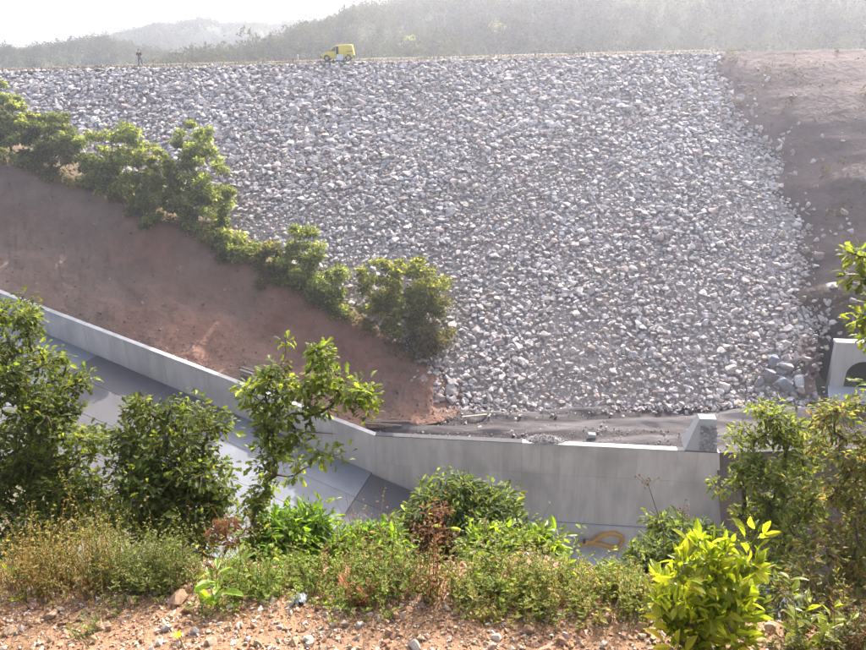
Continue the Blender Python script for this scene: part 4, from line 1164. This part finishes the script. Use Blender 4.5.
make_tree('oak_sapling', 'slender open oak sapling standing against the pale slab with loose leafy branches', 'tree', slope_base(256, 5.0),
          [(258, 510, 15, 30, 5.0), (268, 460, 17, 26, 5.0), (278, 418, 22, 20, 5.0), (300, 378, 36, 20, 5.0), (262, 392, 20, 18, 5.0), (325, 362, 17, 14, 4.9), (350, 395, 26, 10, 4.9), (352, 380, 15, 8, 5.0), (318, 400, 22, 16, 5.0), (285, 345, 9, 6, 5.0), (318, 345, 9, 8, 4.9), (322, 455, 14, 6, 4.85), (346, 453, 10, 7, 4.8), (302, 438, 12, 10, 4.95), (290, 470, 12, 9, 5.0), (368, 402, 8, 10, 4.9)], 84, 2500, 'oak', 0.054, [(0.09, 0.12, 0.03), (0.12, 0.15, 0.035), (0.06, 0.085, 0.025)], 503, 0.020, 0.066, None, leaf_parts=300, gnarl=0.16)
make_tree('round_shrub', 'rounded green shrub in front of the basin wall with a dead reddish branch', 'shrub', slope_base(450, 8.6),
          [(460, 500, 38, 28, 8.6), (430, 520, 34, 30, 8.5), (495, 515, 28, 28, 8.6), (455, 540, 55, 28, 8.4), (515, 540, 20, 24, 8.4)], 120, 10000, 'simple', 0.08, [(0.06, 0.09, 0.03), (0.08, 0.11, 0.04), (0.045, 0.07, 0.025), (0.10, 0.125, 0.05)], 504, 0.06, 0.17)
make_tree('dead_branch', 'reddish brown dead branch caught in the rounded shrub', 'branch', P(432, 555, 8.0), [(436, 520, 10, 16, 8.0), (428, 530, 10, 12, 8.0), (445, 535, 9, 10, 8.0)], 18, 480, 'simple', 0.055, [(0.15, 0.075, 0.05), (0.19, 0.11, 0.07)], 505, 0.02, 0.11, mat='leaf_dry', bark='twig')
make_tree('dead_branch', 'orange brown withered sprig beside the oak sapling', 'branch', P(222, 560, 4.6), [(222, 525, 11, 11, 4.6), (230, 535, 9, 9, 4.6), (214, 533, 8, 8, 4.6)], 14, 190, 'simple', 0.045, [(0.22, 0.115, 0.06), (0.25, 0.15, 0.08)], 506, 0.008, 0.05, mat='leaf_dry', bark='twig')
RT = 'trees crowding the right edge of the knoll'
make_tree('young_tree', 'airy young tree with pale olive leaves against the end of the wall', 'tree', slope_base(785, 9.0),
          [(775, 425, 30, 26, 9.0), (745, 450, 24, 22, 8.9), (735, 480, 20, 14, 8.8), (800, 440, 30, 34, 9.0), (790, 490, 40, 36, 8.8), (775, 545, 36, 36, 8.6), (760, 515, 25, 18, 8.7)], 115, 5600, 'simple', 0.074, OLIVE, 511, 0.05, 0.13, RT)
make_tree('young_tree', 'brownish green tree cut by the frame beside the airy olive one', 'tree', slope_base(850, 8.2),
          [(850, 420, 34, 24, 8.3), (840, 470, 34, 40, 8.2), (860, 530, 40, 50, 8.0), (830, 580, 44, 44, 7.8), (890, 480, 40, 70, 8.2), (800, 600, 34, 30, 7.6), (870, 610, 40, 36, 7.6)], 130, 7600, 'simple', 0.070, [(0.11, 0.135, 0.045), (0.09, 0.11, 0.04), (0.14, 0.14, 0.055), (0.15, 0.11, 0.06)], 512, 0.06, 0.14, RT)
make_tree('tall_tree', 'tall tree standing outside the frame with a few leafy sprigs reaching in above the culvert', 'tree', slope_base(960, 6.0),
          [(955, 300, 45, 80, 6.0), (965, 400, 50, 80, 6.0), (860, 256, 6, 5, 5.6), (864, 278, 7, 7, 5.6), (862, 315, 7, 8, 5.6), (878, 350, 9, 16, 5.7), (880, 385, 9, 12, 5.7), (890, 300, 12, 30, 5.7)], 80, 5200, 'oak', 0.085, [(0.10, 0.13, 0.03), (0.12, 0.14, 0.03), (0.08, 0.10, 0.025)], 513, 0.08, 0.12, RT)
for k, (bl, lb, c_) in enumerate((
        ([(556, 588, 36, 18, 5.6), (600, 594, 36, 14, 5.4)], 'low spreading shrub below the basin wall foot near the hose', [(0.07, 0.11, 0.035), (0.09, 0.13, 0.04)]),
        ([(655, 562, 26, 28, 6.2), (612, 588, 26, 16, 5.8), (668, 532, 16, 14, 6.4), (690, 545, 18, 18, 6.3)], 'grey green shrub with tall dry stalks rising out of it', [(0.08, 0.11, 0.045), (0.10, 0.125, 0.05)]),
        ([(700, 560, 40, 40, 6.0), (735, 590, 36, 36, 5.8), (690, 600, 40, 30, 5.6)], 'shadowed shrub behind the bright lime bush', [(0.06, 0.09, 0.03), (0.075, 0.10, 0.03)]),
        ([(290, 535, 30, 20, 5.2), (310, 520, 10, 8, 5.2), (275, 555, 25, 16, 5.0)], 'fresh green shrub at the foot of the oak sapling', FRESH),
        ([(370, 545, 26, 16, 5.4), (345, 555, 22, 14, 5.3)], 'low green shrub between the sapling and the rounded shrub', FRESH))):
    px0, dp = bl[0][0], bl[0][4]
    make_tree('low_shrub', lb, 'shrub', slope_base(px0, dp), bl, 55, 3800, 'simple', 0.066, c_, 520 + k, 0.03, 0.11, 'low shrubs just below the lip of the knoll')
for k, (px0, bl, lb) in enumerate(((535, [(530, 550, 22, 15, 4.4), (545, 542, 13, 9, 4.4), (518, 557, 16, 12, 4.4)], 'bright green glossy shrub nearest the rounded shrub, its right hand twin'),
                                   (492, [(490, 548, 18, 14, 4.5), (498, 540, 12, 8, 4.5)], 'smaller bright green glossy shrub tucked against the rounded shrub'))):
    make_tree('glossy_shrub', lb.replace(', its right hand twin', ' on the hose side'), 'shrub', slope_base(px0, 4.4), bl, 40, 1500, 'simple', 0.062, [(0.12, 0.17, 0.03), (0.15, 0.20, 0.035), (0.09, 0.135, 0.025)], 540 + k, 0.02, 0.075, 'glossy shrubs below the lip', 'leaf_bright')

# bright lime bush in the right foreground, leaves big enough to pick apart
lb_ = gp(700, 648)
make_tree('lime_bush', 'bright backlit lime green bush with upright glossy leaves on the gravel', 'shrub', (P(703, 662, 2.36)),
          [(690, 590, 32, 32, 2.36), (735, 580, 18, 28, 2.36), (682, 618, 22, 22, 2.36), (712, 625, 30, 24, 2.36), (752, 548, 7, 16, 2.36), (700, 556, 13, 14, 2.36), (738, 612, 12, 18, 2.36), (662, 598, 8, 14, 2.36), (704, 648, 26, 14, 2.36), (672, 634, 15, 15, 2.36), (735, 636, 12, 14, 2.36), (724, 556, 8, 12, 2.36)], 90, 1150, 'simple', 0.050, LIME, 550, 0.008, 0.034, None, 'leaf_bright', leaf_parts=300, droop=-0.75, bark='twig')

# ================================================================== HERBS ALONG THE LIP
def band(px0, px1, py0, py1, n, seed):
    r = np.random.default_rng(seed)
    out = []
    for _ in range(n):
        q = gp(r.uniform(px0, px1), py0 + (py1 + 14 - py0) * r.uniform() ** 2.2); out.append(q)
    return np.array(out)
STRAW = [(0.20, 0.17, 0.08), (0.16, 0.13, 0.06), (0.24, 0.20, 0.10)]
herb('dry_weeds', 'thick mass of olive brown seeding weeds at the edge of the knoll', 'weeds', band(-60, 130, 572, 584, 34, 1), 0.24, 400, 0.014, [(0.24, 0.21, 0.085), (0.19, 0.18, 0.065), (0.27, 0.19, 0.09), (0.14, 0.16, 0.055)], (0.16, 0.13, 0.06), 601, 0.28, 26, skind='stuff', mat='leaf')
herb('green_weeds', 'pale green feathery weeds beside the brown mass', 'weeds', band(105, 190, 574, 586, 40, 2), 0.17, 240, 0.016, [(0.12, 0.15, 0.05), (0.15, 0.17, 0.06)], (0.12, 0.13, 0.05), 602, 0.3, 24, skind='stuff')
herb('green_herbs', 'soft green herbs in front of the oak sapling', 'weeds', band(225, 420, 576, 598, 38, 3), 0.125, 400, 0.018, [(0.16, 0.23, 0.05), (0.20, 0.26, 0.07), (0.23, 0.23, 0.09), (0.13, 0.19, 0.045)], (0.10, 0.12, 0.04), 603, 0.35, 22, skind='stuff')
herb('meadow_weeds', 'yellowish green grassy weeds along the lip towards the lime bush', 'weeds', band(440, 645, 588, 606, 42, 4), 0.12, 460, 0.018, [(0.22, 0.23, 0.075), (0.17, 0.22, 0.06), (0.25, 0.20, 0.09), (0.14, 0.19, 0.05)], (0.15, 0.14, 0.06), 604, 0.3, 20, skind='stuff')
herb('right_weeds', 'dark green undergrowth below the right hand trees', 'weeds', band(785, 960, 622, 650, 60, 5), 0.20, 300, 0.02, [(0.09, 0.10, 0.035), (0.12, 0.11, 0.05)], (0.12, 0.10, 0.05), 605, 0.35, 20, skind='stuff')
herb('lower_weeds', 'weeds on the falling ground just past the lip', 'weeds', np.stack([np.random.default_rng(8).uniform(-2.4, 1.8, 120), np.random.default_rng(9).uniform(2.5, 3.3, 120)], -1), 0.20, 800, 0.022, [(0.08, 0.12, 0.03), (0.11, 0.14, 0.04), (0.13, 0.12, 0.05)], (0.11, 0.11, 0.05), 606, 0.35, 18, skind='stuff', spread=0.1)
herb('dry_tufts', 'thin straw coloured grass scattered on the gravel', 'grass', band(-40, 640, 612, 662, 70, 6), 0.05, 520, 0.008, STRAW, (0.24, 0.19, 0.09), 607, 0.5, 4, skind='stuff', stem_r=0.0009, mat='leaf_dry')

herb('tall_stalks', 'sparse tall straw stalks standing above the weeds on the lip', 'grass', band(-20, 430, 572, 598, 60, 12), 0.24, 80, 0.013, STRAW + [(0.16, 0.15, 0.06)], (0.24, 0.19, 0.10), 621, 0.22, 9, skind='stuff', mat='leaf_dry', toplift=0.4, stem_r=0.0012)
herb('broad_herbs', 'scattered broad leaved green herbs among the weeds on the lip', 'plant', band(190, 640, 574, 596, 26, 14), 0.15, 90, 0.036, [(0.13, 0.19, 0.04), (0.18, 0.23, 0.05), (0.10, 0.14, 0.035)], (0.13, 0.14, 0.05), 622, 0.4, 7, kind='simple', skind='stuff', spread=0.02)
herb('rusty_stalks', 'sparse rusty seed stalks among the green herbs', 'weed', band(240, 480, 578, 596, 12, 15), 0.21, 46, 0.013, [(0.22, 0.12, 0.06), (0.18, 0.10, 0.05)], (0.17, 0.10, 0.05), 623, 0.3, 18, skind='stuff', spread=0.025, mat='leaf_dry')

def one(name, label, cat, px, py, hgt, nst, lsz, cols, stem, seed, **kw):
    return herb(name, label, cat, [gp(px, py)], hgt, nst, lsz, cols, stem, seed, **kw)
one('seedling', 'small bright green seedling with long leaves alone on the gravel', 'plant', 216, 608, 0.15, 4, 0.062, [(0.14, 0.22, 0.03), (0.18, 0.25, 0.04)], (0.16, 0.12, 0.05), 611, lean=0.12, perst=7, kind='simple', spread=0.006, mat='leaf_bright', stem_r=0.0022)
one('dry_weed', 'tall rusty brown dried weed standing up among the green herbs', 'weed', 432, 600, 0.30, 16, 0.016, [(0.22, 0.13, 0.06), (0.18, 0.10, 0.05)], (0.17, 0.10, 0.05), 612, lean=0.22, perst=24, spread=0.03, mat='leaf_dry')
one('dry_weed', 'straw brown dried weed leaning beside the tall rusty one', 'weed', 408, 596, 0.22, 10, 0.014, STRAW, (0.20, 0.15, 0.08), 613, lean=0.3, perst=20, spread=0.03, mat='leaf_dry')
one('withered_seedling', 'withered orange red seedling on the gravel by the herbs', 'plant', 355, 606, 0.11, 3, 0.05, [(0.32, 0.15, 0.08), (0.27, 0.13, 0.07)], (0.22, 0.09, 0.04), 614, lean=0.15, perst=6, kind='simple', spread=0.006, mat='leaf_dry', stem_r=0.002)
one('yellow_seedling', 'yellow green leafy seedling at the foot of the right hand trees', 'plant', 806, 652, 0.22, 4, 0.055, LIME, (0.13, 0.15, 0.04), 615, lean=0.15, perst=16, kind='simple', spread=0.02, mat='leaf_bright', stem_r=0.0025)
one('arching_plant', 'arching yellow leaved stem in front of the brown weeds', 'plant', 38, 600, 0.16, 3, 0.038, [(0.24, 0.24, 0.05), (0.18, 0.2, 0.04)], (0.18, 0.15, 0.05), 616, lean=0.7, perst=11, kind='simple', spread=0.02, mat='leaf_bright')
one('wispy_plant', 'wispy pale green plant on the stones by the seedling', 'plant', 98, 636, 0.12, 9, 0.02, [(0.16, 0.19, 0.06), (0.13, 0.16, 0.05)], (0.15, 0.15, 0.06), 617, lean=0.35, perst=10, spread=0.03)
one('brown_weed', 'brown seeding weed at the very corner under the right hand trees', 'weed', 858, 656, 0.22, 22, 0.014, [(0.17, 0.10, 0.05), (0.14, 0.09, 0.05)], (0.15, 0.09, 0.05), 618, lean=0.2, perst=24, spread=0.05, mat='leaf_dry')
one('low_plant', 'low yellow green rosette among the herbs on the lip', 'plant', 268, 588, 0.06, 8, 0.035, [(0.22, 0.26, 0.04)], (0.15, 0.16, 0.05), 619, lean=0.6, perst=6, kind='simple', spread=0.02, mat='leaf_bright')
# yellow flower
fq = gp(181, 648); fz = float(ground_z(*fq)); fb = np.array([fq[0], fq[1], fz])
fl = empty('yellow_flower', tuple(fb)); tag(fl, 'small yellow flower growing on the gravel', 'flower')
mb = MB(); mb.tube([fb, fb + (0.004, 0, .03), fb + (0.0, -0.004, .055)], .0016, 4, (0.12, 0.14, 0.04)); mb.build('stem', M['gravel'], fl)
hd = fb + (0.0, -0.004, .055)
for k in range(9):
    a = 2 * math.pi * k / 9; d = np.array([[math.cos(a), math.sin(a) * 0.8 - 0.2, 0.45]])
    bb = MB(); bb.inst(*LEAF['small'], leaf_frames(d, np.random.default_rng(k), 0.05) * 0.019, hd[None], np.array([[0.78, 0.60, 0.02]])); bb.build('petal', M['petal'], fl)
mb = MB(); mb.add(PEBBLES[0][0] * 0.005 + hd, PEBBLES[0][1], (0.5, 0.3, 0.02)); mb.build('flower_centre', M['gravel'], fl)
# tall dry umbel stalks
for (px, py, hx, hy, lb) in ((664, 585, 648, 484, 'taller bare dry stalk with a cluster of seed heads against the wall'), (672, 588, 682, 512, 'shorter bare dry stalk with seed heads beside the taller one')):
    b0 = P(px, py, 4.2); h0 = P(hx, hy, 4.15)
    st = empty('dry_stalk', tuple(b0)); tag(st, lb, 'stalk', 'dry seed stalks by the wall')
    mid_ = (b0 + h0) / 2 + (0.04, 0, 0.02)
    mb = MB(); mb.tube([b0, mid_, h0], [.004, .003, .002], 5)
    r = np.random.default_rng(int(px)); tips = []
    for k in range(8):
        t_ = h0 + r.normal(size=3) * (0.035, 0.03, 0.012) + (0, 0, 0.03); tips.append(t_); mb.tube([h0 - (0, 0, .01), t_], [.0014, .001], 3)
    mb.build('stem', M['twig'], st)
    for t_ in tips:
        mb = MB(); mb.add(PEBBLES[3][0] * 0.011 + t_, PEBBLES[3][1], (0.26, 0.17, 0.09)); mb.build('seed_head', M['gravel'], st)

# ================================================================== STONES AND GRAVEL ON THE KNOLL
r = np.random.default_rng(321)
SC = [(0.38, 0.245, 0.155), (0.33, 0.195, 0.115), (0.43, 0.315, 0.215), (0.40, 0.34, 0.28), (0.50, 0.43, 0.35), (0.28, 0.15, 0.09)]
def ground_place(n, x0, x1, y0, y1, size, sig, seed, sink=0.3):
    r = np.random.default_rng(seed)
    x = r.uniform(x0, x1, n); y = r.uniform(y0, y1, n)
    k = y < lip_y(x) + 0.25
    x, y = x[k], y[k]; n = len(x)
    sz = np.minimum(size * np.exp(r.normal(size=n) * sig), size * 3.2)
    return np.stack([x, y, ground_z(x, y) + sz * 0.28 * (1 - sink)], -1), sz, rand_rot(n, r), vary(SC, n, r, 0.15)
gm = MB()
for n, size, sd_ in ((26000, 0.0050, 1), (15000, 0.0100, 2)):
    pos, sz, Rm, cc = ground_place(n, -2.6, 2.0, 0.9, 2.7, size, 0.35, 900 + sd_)
    for k in range(10):
        q = np.arange(len(pos)) % 10 == k
        gm.inst(*PEBBLES[k], Rm[q] * sz[q][:, None, None], pos[q], cc[q])
go = gm.build('loose_gravel', M['gravel'], ground); go['kind'] = 'stuff'
SMESH = []
for k in range(24):
    bb = MB(); bb.add(*hull_rock(1200 + k, 30, 0.7, 0.74), col=np.array(SC[k % len(SC)]) * r.uniform(0.85, 1.15)); SMESH.append(bb.mesh('stone', M['gravel']))
pos, sz, Rm, cc = ground_place(760, -2.2, 1.5, 1.45, 2.55, 0.0145, 0.42, 950)
px_, py_, _ = proj(pos); vis = np.where((py_ < 675) & (px_ > -40) & (px_ < 900))[0][:280]
for n, q in enumerate(vis): place('stone', SMESH[n % 24], pos[q], Rm[q], sz[q], ground)
for k, (px, py, s_) in enumerate(((100, 628, 0.050), (190, 592, 0.030), (212, 645, 0.040), (196, 634, 0.036), (178, 582, 0.036), (140, 584, 0.03), (528, 634, 0.05), (562, 645, 0.045), (10, 634, 0.045), (60, 612, 0.04), (290, 606, 0.035), (500, 600, 0.03), (640, 630, 0.04))):
    g2 = gp(px, py); place('stone', SMESH[k], (g2[0], g2[1], float(ground_z(*g2)) + s_ * 0.12), rand_rot(1, r)[0], s_ * 0.62, ground)
# litter: crumpled scrap and a pale stick, twigs
sq = gp(300, 603); base = np.array([sq[0], sq[1], float(ground_z(*sq)) + 0.012])
g2 = np.array([[base + (0.05 * (i / 9 - .5), 0.045 * (j / 9 - .5), 0.006 * r.normal() + 0.02 * math.exp(-((i - 4.5) ** 2 + (j - 4.5) ** 2) / 9)) for j in range(10)] for i in range(10)])
mb = MB(); mb.grid(g2, (0.55, 0.56, 0.58)); o = mb.build('crumpled_scrap', M['gravel']); tag(o, 'crumpled grey white plastic scrap lying on the gravel', 'litter')
m_ = o.modifiers.new('thick', 'SOLIDIFY'); m_.thickness = 0.0015
for (a_, c_, lb, rr) in (((471, 607), (485, 597), 'pale bleached stick poking up from the gravel edge', 0.004), ((536, 612), (554, 603), 'thin grey twig lying by the meadow weeds', 0.0025), ((95, 605), (130, 596), 'dark thin twig lying in front of the brown weeds', 0.0025)):
    p0, p1 = gp(*a_), gp(a_[0] + 4, a_[1] - 1); q0 = np.array([p0[0], p0[1], float(ground_z(*p0)) + 0.006])
    q1 = q0 + (ray(*c_) - ray(*a_)) * 2.6 + (0, 0.0, 0.006)
    mb = MB(); mb.tube([q0, (q0 + q1) / 2 + (0, 0, .003), q1], [rr, rr * .9, rr * .5], 6, (0.42, 0.37, 0.30) if rr > .003 else (0.2, 0.16, 0.12)); tag(mb.build('stick', M['gravel'], smooth=True), lb, 'stick')

# ================================================================== HAZE
mb = MB(); mb.box((-1560, -170, ZF - 63), (1560, 2560, 215))
hz = mb.build('haze')
m = bpy.data.materials.new('haze'); m.use_nodes = True; nt = m.node_tree
nt.nodes.remove(nt.nodes['Principled BSDF'])
pv = nt.nodes.new('ShaderNodeVolumePrincipled')
pv.inputs['Color'].default_value = (0.82, 0.865, 1.0, 1)
pv.inputs['Density'].default_value = HAZE_DENSITY
pv.inputs['Anisotropy'].default_value = HAZE_G
nt.links.new(pv.outputs[0], nt.nodes['Material Output'].inputs['Volume'])
hz.data.materials.clear(); hz.data.materials.append(m)
tag(hz, 'thin sunlit haze filling the valley air', kind='stuff')
